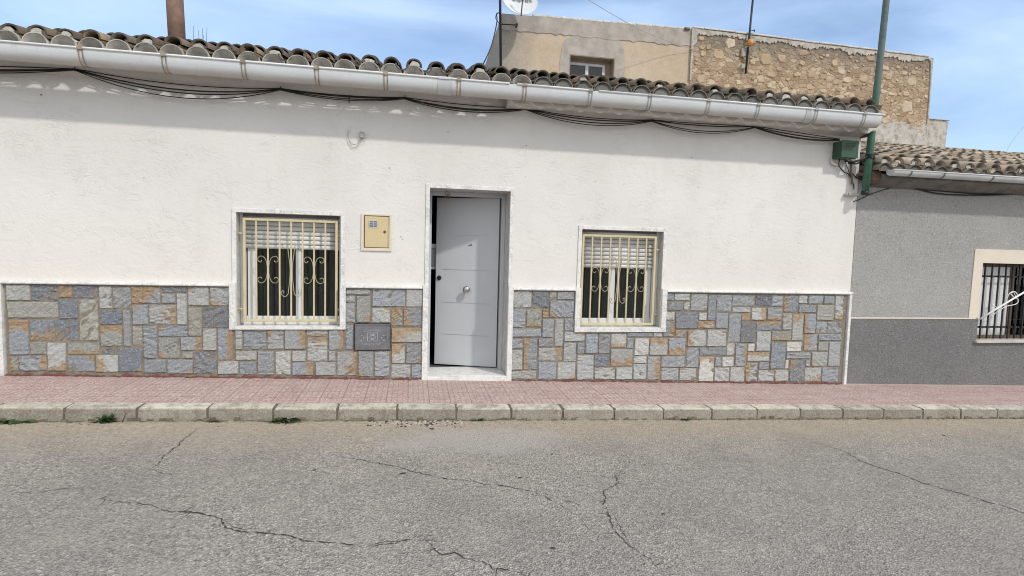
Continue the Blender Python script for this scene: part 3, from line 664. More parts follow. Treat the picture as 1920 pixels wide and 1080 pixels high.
def add_stone(mb, x0, x1, z0, z1, sh, ru, rnd):
    base = SHD[sh]; s_ = rnd.uniform(.86, 1.14); tw = rnd.uniform(-.012, .012); base = (base[0] * s_ + tw, base[1] * s_, base[2] * s_ - tw)
    rv = {k: (rnd.uniform(.70, .92) if k in ru else .0) for k in 'qwas'}
    if ru == '-' and rnd.random() < .12: rv[rnd.choice('qwas')] = .5
    ins = .0004; x0 += ins; x1 -= ins; z0 += ins; z1 -= ins
    nx = max(6, int((x1 - x0) / .018)); nz = max(6, int((z1 - z0) / .018)); e = .006
    us = [0, e / (x1 - x0)] + [k / nx for k in range(1, nx)] + [1 - e / (x1 - x0), 1]; vs = [0, e / (z1 - z0)] + [k / nz for k in range(1, nz)] + [1 - e / (z1 - z0), 1]
    pr = rnd.uniform(.010, .018); tx, tz = rnd.uniform(-.004, .004), rnd.uniform(-.004, .004); G = []; an = rnd.uniform(-.7, .9); off = rnd.uniform(0, 50); sf = rnd.uniform(.6, 1.3)
    NU, NV = len(us), len(vs)
    for j, v in enumerate(vs):
        row = []
        for i, u in enumerate(us):
            edge = i in (0, NU - 1) or j in (0, NV - 1)
            al = (rv['q'] * (1 - u) * v + rv['w'] * u * v + rv['a'] * (1 - u) * (1 - v) + rv['s'] * u * (1 - v))
            X_, Z_ = (x1 - x0) * u, (z1 - z0) * v; p_a = X_ * cos(an) + Z_ * sin(an); p_b = -X_ * sin(an) + Z_ * cos(an)
            n1 = mnoise.noise(Vector((p_a * 9 + off, p_b * 26, off))); n2 = mnoise.noise(Vector((p_a * 22, p_b * 60 + off, 3.1)))
            h = (abs(n1) * .020 + n2 * .006) * sf
            y = CY + .012 if edge else CY + .006 - pr - tx * (u - .5) * 2 - tz * (v - .5) * 2 + h
            row.append(mb.vert((x0 + X_ + rnd.uniform(-.0015, .0015), y, z0 + Z_ + rnd.uniform(-.0015, .0015)), base + (al,)))
        G.append(row)
    for j in range(NV - 1):
        for i in range(NU - 1): mb.face((G[j][i], G[j][i + 1], G[j + 1][i + 1], G[j + 1][i]))
SS = stones()
DZ = W(600, 534, CY).z
def fl(x): return gz(x)
panels = [(-3.80, -1.80), (-1.82, .125), (1.12, 5.395)]
LF1 = (-1.815, -.675); LF2 = (1.838, 2.955)
for pi_, (a, b) in enumerate(panels[:1] + [(-1.80, .125), (1.12, 5.395)]):
    mb = MB(); rnd = random.Random(40 + pi_); top = 1.068
    holes = {1: [(-1.83, -.655, .60, 2)], 2: [(1.825, 2.965, .59, 2)]}.get(pi_, [])
    xs_ = sorted(set([a, b] + [h[0] for h in holes if h[0] > a] + [h[1] for h in holes]))
    for x0, x1 in zip(xs_[:-1], xs_[1:]):
        zt = top
        for h in holes:
            if h[0] <= x0 and x1 <= h[1]: zt = h[2] + .02
        mb.face([mb.vert(q) for q in ((x0, CY + .006, fl(x0) - .02), (x1, CY + .006, fl(x1) - .02), (x1, CY + .006, zt), (x0, CY + .006, zt))], 1)
        if x1 == b: mb.quad((b, CY + .006, fl(b) - .02), (b, .0, fl(b) - .02), (b, .0, zt), (b, CY + .006, zt), m=1)
    for (x0, x1, z0, z1, sh, ru) in SS:
        c = (x0 + x1) / 2
        if not (a - .05 < c < b + .02): continue
        if pi_ == 1 and c < -1.80: continue
        if pi_ == 1 and -.62 < c < -.20 and .38 < (z0 + z1) / 2 < .69 and x0 > -.60: continue
        add_stone(mb, x0, x1, max(z0, fl(c) + .004), min(z1, 1.062), sh, ru, rnd)
    obj('stone_cladding', mb, [M['slate_cladding'], M['mortar']], house, label=['stone cladding left of the left window', 'stone cladding between left window and door', 'stone cladding right of the door'][pi_])
rnd = random.Random(8)
for a, b in ((-3.80, .12), (1.13, 5.38)):
    rp = MB(); x = a; prev = None
    while x < b:
        h = max(.001, rnd.gauss(.011, .009)); g_ = max(.001, rnd.gauss(.010, .009))
        row = [rp.vert(q) for q in ((x, CY - .021, gz(x) + .004 + h), (x, CY - .022, gz(x) + .003), (x, CY - .022 - g_, gz(x) + .003))]
        if prev: rp.face((prev[0], row[0], row[1], prev[1])); rp.face((prev[1], row[1], row[2], prev[2]))
        prev = row; x += rnd.uniform(.012, .045)
    obj('base_paint', rp, M['red_primer'], house, label='ragged dark red paint line at the foot of the cladding')
# dado rail
dr = MB(); DP = [(-.001, 1.062), (-.046, 1.062), (-.052, 1.068), (-.052, 1.078), (-.046, 1.092), (-.001, 1.098)]
for a, b in ((-3.90, -1.815), (-.672, .120), (1.122, 1.838), (2.957, 5.455)):
    dr = MB(); dr.sweepx(DP, [a, b], closed=True, cap=True, smooth=False); obj('dado_rail', dr, M['marble'], house)
for a, b in ((-3.905, -3.815), (5.412, 5.450)):
    dr = MB(); dr.box(a, b, -.050, -.001, gz(a) - .02, 1.061, bev=.003); obj('edge_trim', dr, M['marble'], house)
# marble surrounds
def surround(o, z_step, sill, low_out, door=False):
    x0, x1, z0, z1 = o; mb = MB(); t = .042
    if not door:
        xa, xb = low_out
        mb.box(xa, x0, -.050, -.001, sill, z_step, bev=.003); mb.box(x1, xb, -.050, -.001, sill, z_step, bev=.003)
        mb.box(x0, x1, -.0495, .0, sill, z0 - .003, bev=.003)
        mb.box(x0, x1, .0005, .24, z0 - .03, z0 - .002)                       # sill top slab
    else:
        xa, xb = low_out
        mb.box(xa, x0, -.050, -.001, gz(x0) - .02, z_step, bev=.003); mb.box(x1, xb, -.050, -.001, gz(x1) - .02, z_step, bev=.003)
        mb.box(x0, x1, -.049, .48, gz(x1) - .02, z0 - .004, bev=.003)
    mb.box(x0 - t, x0, -.012, -.001, z_step, z1 + t, bev=.002); mb.box(x1, x1 + t, -.012, -.001, z_step, z1 + t, bev=.002)
    mb.box(x0, x1, -.0118, -.001, z1, z1 + t, bev=.002)
    return mb
# windows
def scroll_C(mb, xo, z0, z1, wx, y, r):
    P = [(.46, .845), (.44, .80), (.30, .775), (.13, .80), (.05, .865), (.10, .94), (.30, .99), (.52, .99), (.75, .93), (.92, .80), (1.0, .62), (1.0, .5)]
    P = P + [(u, 1 - v) for u, v in P[-2::-1]]
    mb.tube([(xo + wx * u, y, z0 + (z1 - z0) * v) for u, v in P], r * .8, 6)
def scroll_L(mb, xb, wx, z0, z1, y, r):          # long centre scroll leaving the bar
    P = [(-.60, .925), (-.72, .955), (-.82, .94), (-.84, .965), (-.70, .995), (-.45, 1.0), (-.28, .96), (-.18, .80), (-.05, .62), (-.02, .5), (-.06, .35), (-.16, .16), (-.22, .06), (-.42, .01), (-.65, .0), (-.88, .04), (-.93, .09), (-.80, .12), (-.66, .10), (-.68, .06)]
    mb.tube([(xb + wx * u, y, z0 + (z1 - z0) * v) for u, v in P], r, 6)
def make_window(o, frm, mull, shut_z, gx, gz_, side, label, glabel):
    x0, x1, z0, z1 = o; yw = .14
    def q_(v, a=.990): return v * a
    def qz(v, a=.990): return 1.5 + (v - 1.5) * a
    frm = [q_(v) for v in frm]; mull = [q_(v) for v in mull]; side = [(q_(a), q_(b)) for a, b in side]; shut_z = qz(shut_z); gx = [q_(v, .9935) for v in gx]; gz_ = [qz(v, .9935) for v in gz_]
    fr = MB()
    fx0, fx1 = frm
    fr.box(x0, fx0, yw, yw + .06, z0, z1, bev=.003); fr.box(fx1, x1, yw, yw + .06, z0, z1, bev=.003)
    fr.box(fx0, fx1, yw - .001, yw + .06, z0, z0 + .048, bev=.003); fr.box(fx0, fx1, yw, yw + .06, z1 - .045, z1, bev=.003)
    # sashes
    fr.box(mull[0], mull[1], yw + .004, yw + .05, z0 + .048, shut_z + .05, bev=.003)
    for a, b in side: fr.box(a, b, yw + .008, yw + .05, z0 + .048, z1 - .05, bev=.003)
    fr.box(fx0, fx1, yw + .012, yw + .05, z0 + .0485, z0 + .085, bev=.003)
    w = obj('window', fr, M['white_alu'], house, label=label)
    pa = MB(); pa.box(fx0 + .002, mull[0] + .002, yw + .028, yw + .032, z0 + .06, z1 - .05); obj('pane', pa, M['window_glass'], w)
    pa = MB(); pa.box(mull[1] - .002, fx1 - .002, yw + .030, yw + .034, z0 + .06, z1 - .05); obj('pane', pa, M['window_glass'], w)
    sh = MB(); z = shut_z; k = 0
    while z < z1 - .03:
        zz = min(z + .046, z1 - .02)
        sh.sweepx([(yw - .012, z + .001), (yw - .020, z + .006), (yw - .024, (z + zz) / 2), (yw - .020, zz - .006), (yw - .010, zz - .002), (yw - .002, zz - .002), (yw - .002, z + .001)], [x0 + .012, x1 - .012], closed=True, cap=True); z += .048
    sh.box(x0 + .01, x1 - .01, yw - .008, yw - .003, shut_z + .004, z1, m=1)
    sh.box(x0 + .002, x0 + .028, yw - .03, yw - .001, z0 + .01, z1, m=0); sh.box(x1 - .028, x1 - .002, yw - .03, yw - .001, z0 + .01, z1, m=0)
    obj('roller_shutter', sh, [M['shutter_pvc'], M['slat_gap']], w)
    gr_ = MB(); ga, gb = gx; gc, gd = gz_; y = .038; t = .013
    gr_.box(ga, ga + 2 * t, y - t, y + t, gc, gd, bev=.003); gr_.box(gb - 2 * t, gb, y - t, y + t, gc, gd, bev=.003)
    gr_.box(ga + 2 * t, gb - 2 * t, y - t * .95, y + t * .95, gd - 2 * t, gd, bev=.003); gr_.box(ga + 2 * t, gb - 2 * t, y - t * .95, y + t * .95, gc, gc + 2 * t, bev=.003)
    bars = []
    for k in range(1, 8):
        cx = ga + t + (gb - ga - 2 * t) * k / 8; bars.append(cx); gr_.box(cx - .008, cx + .008, y - .008, y + .008, gc + 2 * t, gd - 2 * t, bev=.002)
    for zz in (gc + .12 * (gd - gc), gd - .15 * (gd - gc)):
        gr_.tube([(x0, y + .01, zz), (ga + .002, y + .01, zz)], .010, 8); gr_.tube([(gb - .002, y + .01, zz), (x1, y + .01, zz)], .010, 8)
    G = obj('window_grille', gr_, M['grille_paint'], w, label=glabel)
    sc_ = MB(); H = gd - gc; dx = bars[1] - bars[0] - .016; s0, s1 = gc + .375 * H, gc + .64 * H
    for bi in (1, 5):
        scroll_C(sc_, bars[bi] - dx - .008, s0, s1, dx, y, .0045); scroll_C(sc_, bars[bi] + dx + .008, s0, s1, -dx, y, .0045)
    scroll_L(sc_, bars[3] - .008, dx, gc + .245 * H, gc + .755 * H, y, .0042); scroll_L(sc_, bars[3] + .008, -dx, gc + .245 * H, gc + .755 * H, y, .0042)
    obj('scrollwork', sc_, M['scroll_metal'], w)
    cu = MB(); N = 60
    for k in range(N):
        xa = x0 - .1 + (x1 - x0 + .2) * k / N; xb = x0 - .1 + (x1 - x0 + .2) * (k + 1) / N
        ya = yw + .16 + .02 * sin(k * 1.9) + .01 * sin(k * .7); yb = yw + .16 + .02 * sin((k + 1) * 1.9) + .01 * sin((k + 1) * .7)
        cu.quad((xa, ya, z0 - .05), (xb, yb, z0 - .05), (xb, yb, z1 + .05), (xa, ya, z1 + .05))
    obj('curtain', cu, M['curtain_fabric'], w)
    rv_ = MB(); rv_.box(x0 - .02, x0, .0005, .26, z0 - .0005, z1 + .02); rv_.box(x1, x1 + .02, .0005, .26, z0 - .0005, z1 + .02); rv_.box(x0, x1, .0005, .26, z1, z1 + .02)
    obj('reveal', rv_, M['marble_reveal'], w)
    rm = MB(); a, b, c, d = x0 - .3, x1 + .3, z0 - .3, z1 + .2
    for q in (((a, .27, c), (a, 1.6, c), (a, 1.6, d), (a, .27, d)), ((b, .27, c), (b, 1.6, c), (b, 1.6, d), (b, .27, d)), ((a, 1.6, c), (b, 1.6, c), (b, 1.6, d), (a, 1.6, d)), ((a, .27, c), (b, .27, c), (b, 1.6, c), (a, 1.6, c)), ((a, .27, d), (b, .27, d), (b, 1.6, d), (a, 1.6, d))): rm.quad(*q)
    obj('dark_room', rm, M['room_dark'], w)
    return w
obj('window_surround', surround(O1, 1.10, .622, LF1), M['marble'], house, label='white marble surround of the left window')
obj('window_surround', surround(O2, 1.10, .590, LF2), M['marble'], house, label='white marble surround of the right window')
make_window(O1, (-1.72, -.765), (-1.222, -1.165), 1.452, (-1.712, -.772), (.690, 1.765), [(-1.705, -1.622)], 'sliding window left of the door, shutter lowered a third', 'cream scrolled grille of the left window')
make_window(O2, (1.93, 2.865), (2.335, 2.398), 1.325, (1.930, 2.845), (.655, 1.712), [(2.785, 2.855)], 'sliding window right of the door, shutter lowered a third', 'cream scrolled grille of the right window')
# door
obj('door_surround', surround(OD, 1.10, 0, (.125, 1.120), True), M['marble'], house)
dm = MB(); x0, x1, z0, z1 = OD
dm.box(x0, x0 + .035, .30, .40, z0 - .003, z1, bev=.003); dm.box(x1 - .044, x1, .30, .40, z0 - .003, z1, bev=.003); dm.box(x0 + .035, x1 - .044, .3005, .40, z1 - .045, z1, bev=.003)
obj('door_frame', dm, M['door_frame_paint'], house)
rv_ = MB(); rv_.box(x0 - .02, x0, .0005, .42, z0 - .003, z1 + .02); rv_.box(x1, x1 + .02, .0005, .42, z0 - .003, z1 + .02); rv_.box(x0, x1, .0005, .42, z1, z1 + .02)
obj('door_reveal', rv_, M['marble_reveal'], house)
hx, hy = 1.003, .352; ex, ey = .288, .590
dirx = Vector((ex - hx, ey - hy, 0)); dl = dirx.length; dirx.normalize(); dn = Vector((-dirx.y, dirx.x, 0))
if dn.y > 0: dn = -dn          # outward face normal (towards street)
def DL(u, n_, z): q = Vector((hx, hy, 0)) + dirx * u + dn * n_; return (q.x, q.y, z)
def dbox(mb, u0, u1, n0, n1, z0, z1, m=0):
    P = [mb.vert(DL(u, n_, z)) for z in (z0, z1) for n_ in (n0, n1) for u in (u0, u1)]
    for q in ((0, 2, 3, 1), (4, 5, 7, 6), (0, 1, 5, 4), (2, 6, 7, 3), (0, 4, 6, 2), (1, 3, 7, 5)): mb.face([P[i] for i in q], m)
df = MB(); zb, zt = .112, 2.103
gr4 = [.55, .98, 1.40, 1.80]
gr4 = [.478, .862, 1.255, 1.665]
cuts = [zb] + gr4 + [zt]
for i in range(5):
    dbox(df, 0, dl, -.001, -.045, cuts[i] + (.0035 if i else 0), cuts[i + 1] - (.0035 if i < 4 else 0))
    
dbox(df, .002, dl - .002, -.006, -.040, zb + .002, zt - .002, 0)
dbox(df, .0, .09, .0002, -.0205, zb + .001, zt - .001); dbox(df, dl - .07, dl, .0002, -.0205, zb + .001, zt - .001)
door = obj('door', df, M['door_paint'], house, label='pale grey steel door standing ajar, four grooves across')
kn = MB(); c = DL(.365, .0, 1.028)
def lathe(mb, c, prof, n=20):
    old = mb.smooth; mb.smooth = True; rings = []
    a = Vector((0, 0, 1)); b = dirx
    for (r, h) in prof: rings.append([mb.vert(Vector(c) + dn * h + (a * cos(2 * pi * k / n) + b * sin(2 * pi * k / n)) * r) for k in range(n)])
    for i in range(len(rings) - 1):
        for k in range(n): mb.face((rings[i][k], rings[i][(k + 1) % n], rings[i + 1][(k + 1) % n], rings[i + 1][k]))
    mb.face(rings[-1]); mb.smooth = old
lathe(kn, c, [(.036, .0), (.036, .006), (.018, .01), (.016, .03), (.030, .042), (.042, .055), (.042, .066), (.030, .078), (.012, .082)])
obj('door_knob', kn, M['chrome'], door)
lk = MB(); lathe(lk, DL(dl - .045, 0, 1.155), [(.027, 0), (.027, .012), (.022, .016), (.010, .017)]); obj('door_lock', lk, M['black_plastic'], door)
pv = MB(); lathe(pv, DL(.33, 0, 1.56), [(.006, 0), (.006, .004)], 8); dbox(pv, .315, .365, .0005, .003, 1.548, 1.554); obj('peephole', pv, M['black_plastic'], door)
hl = MB(); a, b, c_, d_ = -.5, 1.5, z0 - .01, 2.5; Y0, Y1 = .49, 4.5
for q in (((a, Y0, c_), (a, Y1, c_), (a, Y1, d_), (a, Y0, d_)), ((b, Y0, c_), (b, Y1, c_), (b, Y1, d_), (b, Y0, d_)), ((a, Y1, c_), (b, Y1, c_), (b, Y1, d_), (a, Y1, d_)), ((a, .40, c_), (b, .40, c_), (b, Y1, c_), (a, Y1, c_)), ((a, .40, d_), (b, .40, d_), (b, Y1, d_), (a, Y1, d_)), ((a, Y0, c_), (x0 - .0, .41, c_), (x0 - .0, .41, d_), (a, Y0, d_)), ((b, Y0, c_), (x1, .41, c_), (x1, .41, d_), (b, Y0, d_)), ((x0, .41, z1), (x1, .41, z1), (x1, .41, d_), (x0, .41, d_))): hl.quad(*q)
obj('hallway', hl, M['hall_wall'], house)
cb = MB(); pa = W(814, 462, .66); pb = W(814, 502, .66)
cb.box(pa.x - .14, pa.x + .20, .66, .86, pa.z - .02, pa.z + .03, bev=.004); cb.box(pa.x - .14, pa.x + .20, .66, .86, pb.z - .02, pb.z + .012, bev=.004)
cb.box(pa.x - .12, pa.x + .18, .69, .85, pb.z + .0125, pa.z - .0205, m=1)
obj('wall_shelf', cb, [M['white_alu'], M['door_paint']], None, 'small pale shelf unit glimpsed in the dark gap of the open door', 'shelf')
or_ = MB(); p = W(839, 362, -.0); 
or_.tube([(p.x, .16, OD[3]), (p.x, .16, OD[3] - .02)], .002, 5)
pc = Vector((p.x + .012, .16, OD[3] - .055))
or_.tube([pc + Vector((.028 * cos(a), 0, .040 * sin(a))) for a in [2 * pi * k / 16 for k in range(17)]], .0045, 6)
or_.tube([pc + Vector((.010 * cos(a), 0, .016 * sin(a))) for a in [2 * pi * k / 10 for k in range(11)]], .004, 6)
or_.tube([pc + Vector((0, 0, -.02)), pc + Vector((0, 0, .02))], .004, 5)
obj('door_charm', or_, M['copper_ring'], None, 'small round brown charm hanging under the lintel of the front door', 'ornament')
# electricity meter box
mbx = empty('meter_box', (-.37, 0, 1.45), 'ochre metal meter box in a cream frame between left window and door', 'meter box')
f_ = MB(); a, b, c_, d_ = -.527, -.212, 1.456, 1.852
f_.box(a, -.499, -.014, -.001, c_, d_, bev=.003); f_.box(-.237, b, -.014, -.001, c_, d_, bev=.003); f_.box(-.499, -.237, -.0138, -.001, 1.830, d_, bev=.003); f_.box(-.499, -.237, -.0138, -.001, c_, 1.490, bev=.003)
obj('frame', f_, M['surround_paint'], mbx)
f_ = MB(); f_.box(-.499, -.237, -.004, -.0005, 1.490, 1.830); obj('backing', f_, M['brown_paint'], mbx)
f_ = MB(); f_.box(-.489, -.251, -.016, -.005, 1.496, 1.822, bev=.003); f_.box(-.248, -.240, -.012, -.005, 1.498, 1.82, bev=.002); obj('box_door', f_, M['ochre_paint'], mbx)
f_ = MB(); f_.box(-.440, -.365, -.0175, -.0162, 1.712, 1.772); obj('vent', f_, M['cast_metal'], mbx)
f_ = MB()
for zz in (1.706, 1.732, 1.754, 1.776): f_.box(-.444, -.361, -.0195, -.0177, zz - .003, zz + .003)
for xx in (-.444, -.402, -.362): f_.box(xx - .003, xx + .003, -.021, -.0196, 1.703, 1.779)
obj('vent_grid', f_, M['gutter_grey'], mbx)
f_ = MB(); f_.disc((-.283, -.0162, 1.664), .014, 'y', 16, .006); f_.disc((-.283, -.0223, 1.664), .006, 'y', 10, .002); obj('lock', f_, M['brown_paint'], mbx)
# water meter cover
wc = empty('water_meter_cover', (-.4, -.03, .4), 'dark grey cast metal water meter cover set in the stone cladding', 'meter cover')
q0 = W(665.5, 608, -.045); q1 = W(731, 655.5, -.045); a, b, c_, d_ = q0.x, q1.x, q1.z, q0.z
f_ = MB(); f_.box(a - .008, b + .006, -.040, -.020, c_ - .008, d_ + .008); obj('recess', f_, M['black_plastic'], wc)
f_ = MB(); f_.box(a, b, -.044, -.0405, c_, d_, bev=.001)
t = .010
for q in ((a, b, d_ - t, d_), (a, b, c_, c_ + t)): f_.box(q[0] + .001, q[1] - .001, -.049, -.0425, q[2], q[3], bev=.003)
for q in ((a + .001, a + t), (b - t, b - .001)): f_.box(q[0], q[1], -.0488, -.0425, c_ + t, d_ - t, bev=.003)
obj('plate', f_, M['cast_metal'], wc)
f_ = MB(); cx, cz_ = (a + b) / 2, (c_ + d_) / 2
for (u0, u1, v0, v1) in ((-.055, .055, .040, .046), (-.055, .055, -.046, -.040), (-.055, -.049, -.04, .04), (.049, .055, -.04, .04)): f_.box(cx + u0, cx + u1, -.048, -.0425, cz_ + v0, cz_ + v1)
for rr in (.030, .017): f_.tube([(cx + rr * cos(2 * pi * k / 20), -.043, cz_ + rr * sin(2 * pi * k / 20)) for k in range(21)], .0035, 6)
text_into(f_, 'CONTADOR', .032, lambda v: (cx + v.x, -.044 - v.z, cz_ + .073 + v.y + .8 * -(v.x) ** 2 * 1.6), .0025)
text_into(f_, 'LLAVE DE PASO', .030, lambda v: (cx + v.x, -.044 - v.z, cz_ - .082 + v.y + 1.3 * (v.x) ** 2), .0025)
for sx in (-1, 1):
    for (dx, dz) in ((.115, .012), (.092, -.012), (.118, -.04)):
        for an in (.4, 1.5, 2.5): f_.tube([(cx + sx * dx - .011 * cos(an), -.043, cz_ + dz - .011 * sin(an)), (cx + sx * dx + .011 * cos(an), -.043, cz_ + dz + .011 * sin(an))], .0024, 5)
obj('relief', f_, M['relief_metal'], wc)
f_ = MB(); f_.disc((b - .045, -.0425, cz_ + .002), .008, 'y', 4, .002); obj('key_hole', f_, M['black_plastic'], wc)
# wall stub with light fitting remains
sb = MB()
P = [W(653, 243, -.008), W(652, 255, -.02), W(655, 265, -.025), W(662, 271, -.03), W(670, 270, -.03), W(676, 262, -.02), W(677, 256, -.02)]
sb.tube(P, .003, 6); P = [W(655, 262, -.01), W(660, 276, -.02), W(668, 277, -.02), W(678, 264, -.02)]; sb.tube(P, .002, 6)
a = W(675, 248, 0); b = W(683, 262, 0); sb.box(a.x, b.x, -.04, -.001, b.z + .01, a.z, bev=.006); sb.tube([W(684, 256, -.02), W(687, 262, -.03), W(680, 266, -.03)], .002, 5)
obj('wall_wire', sb, M['cable_grey'], None, 'loose pale wire loop on a small fitting, high on the wall above the meter box', 'wire')
# ------------------------------------------------------------------ cables under the eave
def catenary(p, q, sag, n=14):
    out = []
    for i in range(n + 1):
        u = i / n; v = p.lerp(q, u); v.z -= sag * 4 * u * (1 - u); out.append(v)
    return out
cab = empty('cable_bundle', (0.8, -.05, 2.9), 'slack black cable bundle clipped in loops along the eave of the white house', 'cable')
AN = [(-300, 118), (140, 130), (525, 167), (758, 184), (985, 204), (1222, 226), (1415, 238), (1574, 262)]
SG = [[.0, .055, .025, .02, .04, .01, .0], [.03, .10, .03, .055, .055, .025, .025], [.035, .125, .045, .06, .08, .08, .045], [.05, .165, .055, .075, .10, .095, .05]]
for s_ in range(4):
    pts = []
    for i in range(len(AN) - 1):
        y = -.052 - .006 * s_
        if AN[i][0] > 900: y -= .02
        a = W(AN[i][0], AN[i][1] + (s_ - 1.5) * 1.0, y); b = W(AN[i + 1][0], AN[i + 1][1] + (s_ - 1.5) * 1.0, y)
        seg = catenary(a, b, SG[s_][i]); pts += seg if not pts else seg[1:]
    m = MB(); m.tube(pts, (.0048, .0070, .0058, .0048)[s_], 6); obj('cable', m, M['cable_black'], cab)
for i, (x, y) in enumerate(AN[1:-1]):
    p = W(x, y, -.06); m = MB(); m.tube([(p.x, -.002, p.z + .035), (p.x + .004, -.05, p.z + .028), (p.x + .006, -.078, p.z + .008), (p.x, -.075, p.z - .014), (p.x - .004, -.04, p.z - .010)], .004, 6); obj('clip', m, M['cable_black'], cab)
m = MB(); p = W(655, 183, -.06); m.tube([(p.x, -.08, p.z - .06), (p.x, -.085, p.z), (p.x + .01, -.02, p.z + .03)], .006, 6); obj('clip', m, M['cable_black'], cab)
# ------------------------------------------------------------------ green junction box and pole
jb = empty('junction_box', (5.15, -.08, 2.7), 'green junction box at the top right corner of the white wall', 'junction box')
a = W(1580, 263, -.15); b = W(1607, 297, -.15)
f_ = MB(); f_.box(a.x - .005, b.x + .0, -.15, -.001, b.z, a.z, bev=.006); obj('case', f_, M['green_box_paint'], jb)
f_ = MB(); f_.box(a.x - .012, b.x + .006, -.158, -.151, b.z + .0, a.z + .004, bev=.004)
for k in range(3): f_.box(a.x + .04, b.x - .02, -.162, -.1585, a.z - .035 - k * .018, a.z - .029 - k * .018, bev=.002)
obj('lid', f_, M['green_box_paint'], jb)
gp = empty('green_pole', (5.43, -.15, 2.28), 'tall weathered green pipe pole rising past the right end of the gutter', 'pole')
b0 = W(1622, 362, -.15); b1 = W(1646, 150, -.15); b2 = W(1662, 0, -.15); b3 = b2 + (b2 - b1) * 1.2
f_ = MB(); f_.tube([b0, b0.lerp(b1, .5), b1, b2, b3], [.041, .041, .037, .036, .036], 20); obj('pipe', f_, M['green_pole_paint'], gp)
f_ = MB(); f_.tube([b0 + Vector((0, 0, -.02)), b0 + Vector((0, 0, .02))], .045, 20); obj('end_cap', f_, M['black_plastic'], gp)
f_ = MB(); st_ = b0.lerp(b1, .32); st_ = W(1631, 294, -.15)
ring = [st_ + Vector((.046 * cos(t_), .046 * sin(t_), 0)) for t_ in [2 * pi * k / 20 for k in range(21)]]
for dz in (-.022, -.008, .006, .02): f_.tube([q + Vector((0, 0, dz)) for q in ring], .008, 6)
f_.tube([W(1585, 302, -.10), W(1600, 304, -.13), W(1616, 299, -.16), st_ + Vector((-.05, -.02, 0))], .013, 8)
f_.tube([W(1590, 306, -.06), W(1605, 307, -.08), W(1620, 302, -.10), st_ + Vector((-.04, 0, -.01))], .010, 8)
obj('strap', f_, M['cable_black'], gp)
for i, z in enumerate((2.55, 3.02)): 
    f_ = MB(); q = b0.lerp(b1, (z - b0.z) / (b1.z - b0.z)); f_.box(q.x - .02, q.x + .02, -.11, .02, z - .015, z + .015, bev=.003); obj('wall_bracket', f_, M['brown_metal'], gp)
# hanging wires below the box
hw = empty('wire_tangle', (5.2, -.05, 2.4), 'tangle of dark wires hanging below the green junction box at the wall corner', 'wires')
def hang(P, r, mat='cable_black', name='wire'):
    m_ = MB(); pts = [W(x, y, Y) for x, y, Y in P]; fine = []
    for i in range(len(pts) - 1):                       # Catmull-Rom
        p0 = pts[max(0, i - 1)]; p1 = pts[i]; p2 = pts[i + 1]; p3 = pts[min(len(pts) - 1, i + 2)]
        for k in range(6):
            t_ = k / 6; fine.append(.5 * ((2 * p1) + (p2 - p0) * t_ + (2 * p0 - 5 * p1 + 4 * p2 - p3) * t_ ** 2 + (-p0 + 3 * p1 - 3 * p2 + p3) * t_ ** 3))
    fine.append(pts[-1]); m_.tube(fine, r, 6); return m_
obj('wire', hang([(1575, 297, -.05), (1573, 310, -.05), (1582, 322, -.04), (1592, 328, -.03), (1600, 345, -.02), (1601, 355, -.02)], .006), M['cable_black'], hw)
obj('wire', hang([(1583, 298, -.05), (1588, 312, -.04), (1593, 325, -.03), (1596, 335, -.02)], .005), M['cable_black'], hw)
obj('wire', hang([(1598, 325, -.03), (1606, 333, -.02), (1620, 338, -.02), (1650, 340, -.015), (1700, 352, -.012), (1760, 358, -.012), (1850, 364, -.012), (1930, 360, -.012)], .007), M['cable_black'], hw)
obj('wire', hang([(1600, 378, -.015), (1612, 374, -.015), (1628, 366, -.015), (1660, 355, -.012), (1700, 344, -.012), (1705, 340, -.02)], .0055), M['cable_black'], hw)
obj('wire', hang([(1596, 300, -.05), (1596, 320, -.04), (1598, 345, -.03)], .012), M['brown_metal'], hw)
obj('wire', hang([(1640, 342, -.015), (1700, 349, -.02), (1760, 363, -.02), (1850, 366, -.02), (1930, 362, -.02)], .009), M['cable_black'], hw)
obj('wire', hang([(1604, 330, -.02), (1625, 348, -.02), (1640, 364, -.02), (1648, 375, -.01)], .003), M['cable_grey'], hw)
br_ = MB(); a = W(1585, 363, -.03); b = W(1607, 366, -.03); br_.box(a.x, b.x, -.055, -.001, b.z - .012, a.z + .005, bev=.005); br_.tube([(a.x + .03, -.055, a.z), (a.x + .03, -.075, a.z)], .012, 8)
obj('wall_bracket', br_, M['sill_stone'], None, 'small beige bracket on the corner just left of the green pole foot', 'bracket')
pp = MB(); pp.tube([W(1557, 297, -.01), W(1560, 306, -.03), W(1567, 309, -.04), W(1576, 309, -.03)], [.008, .012, .012, .006], 8)
obj('pipe_hook', pp, M['surround_paint'], None, 'short cream hook fixed to the wall below left of the green junction box', 'hook')
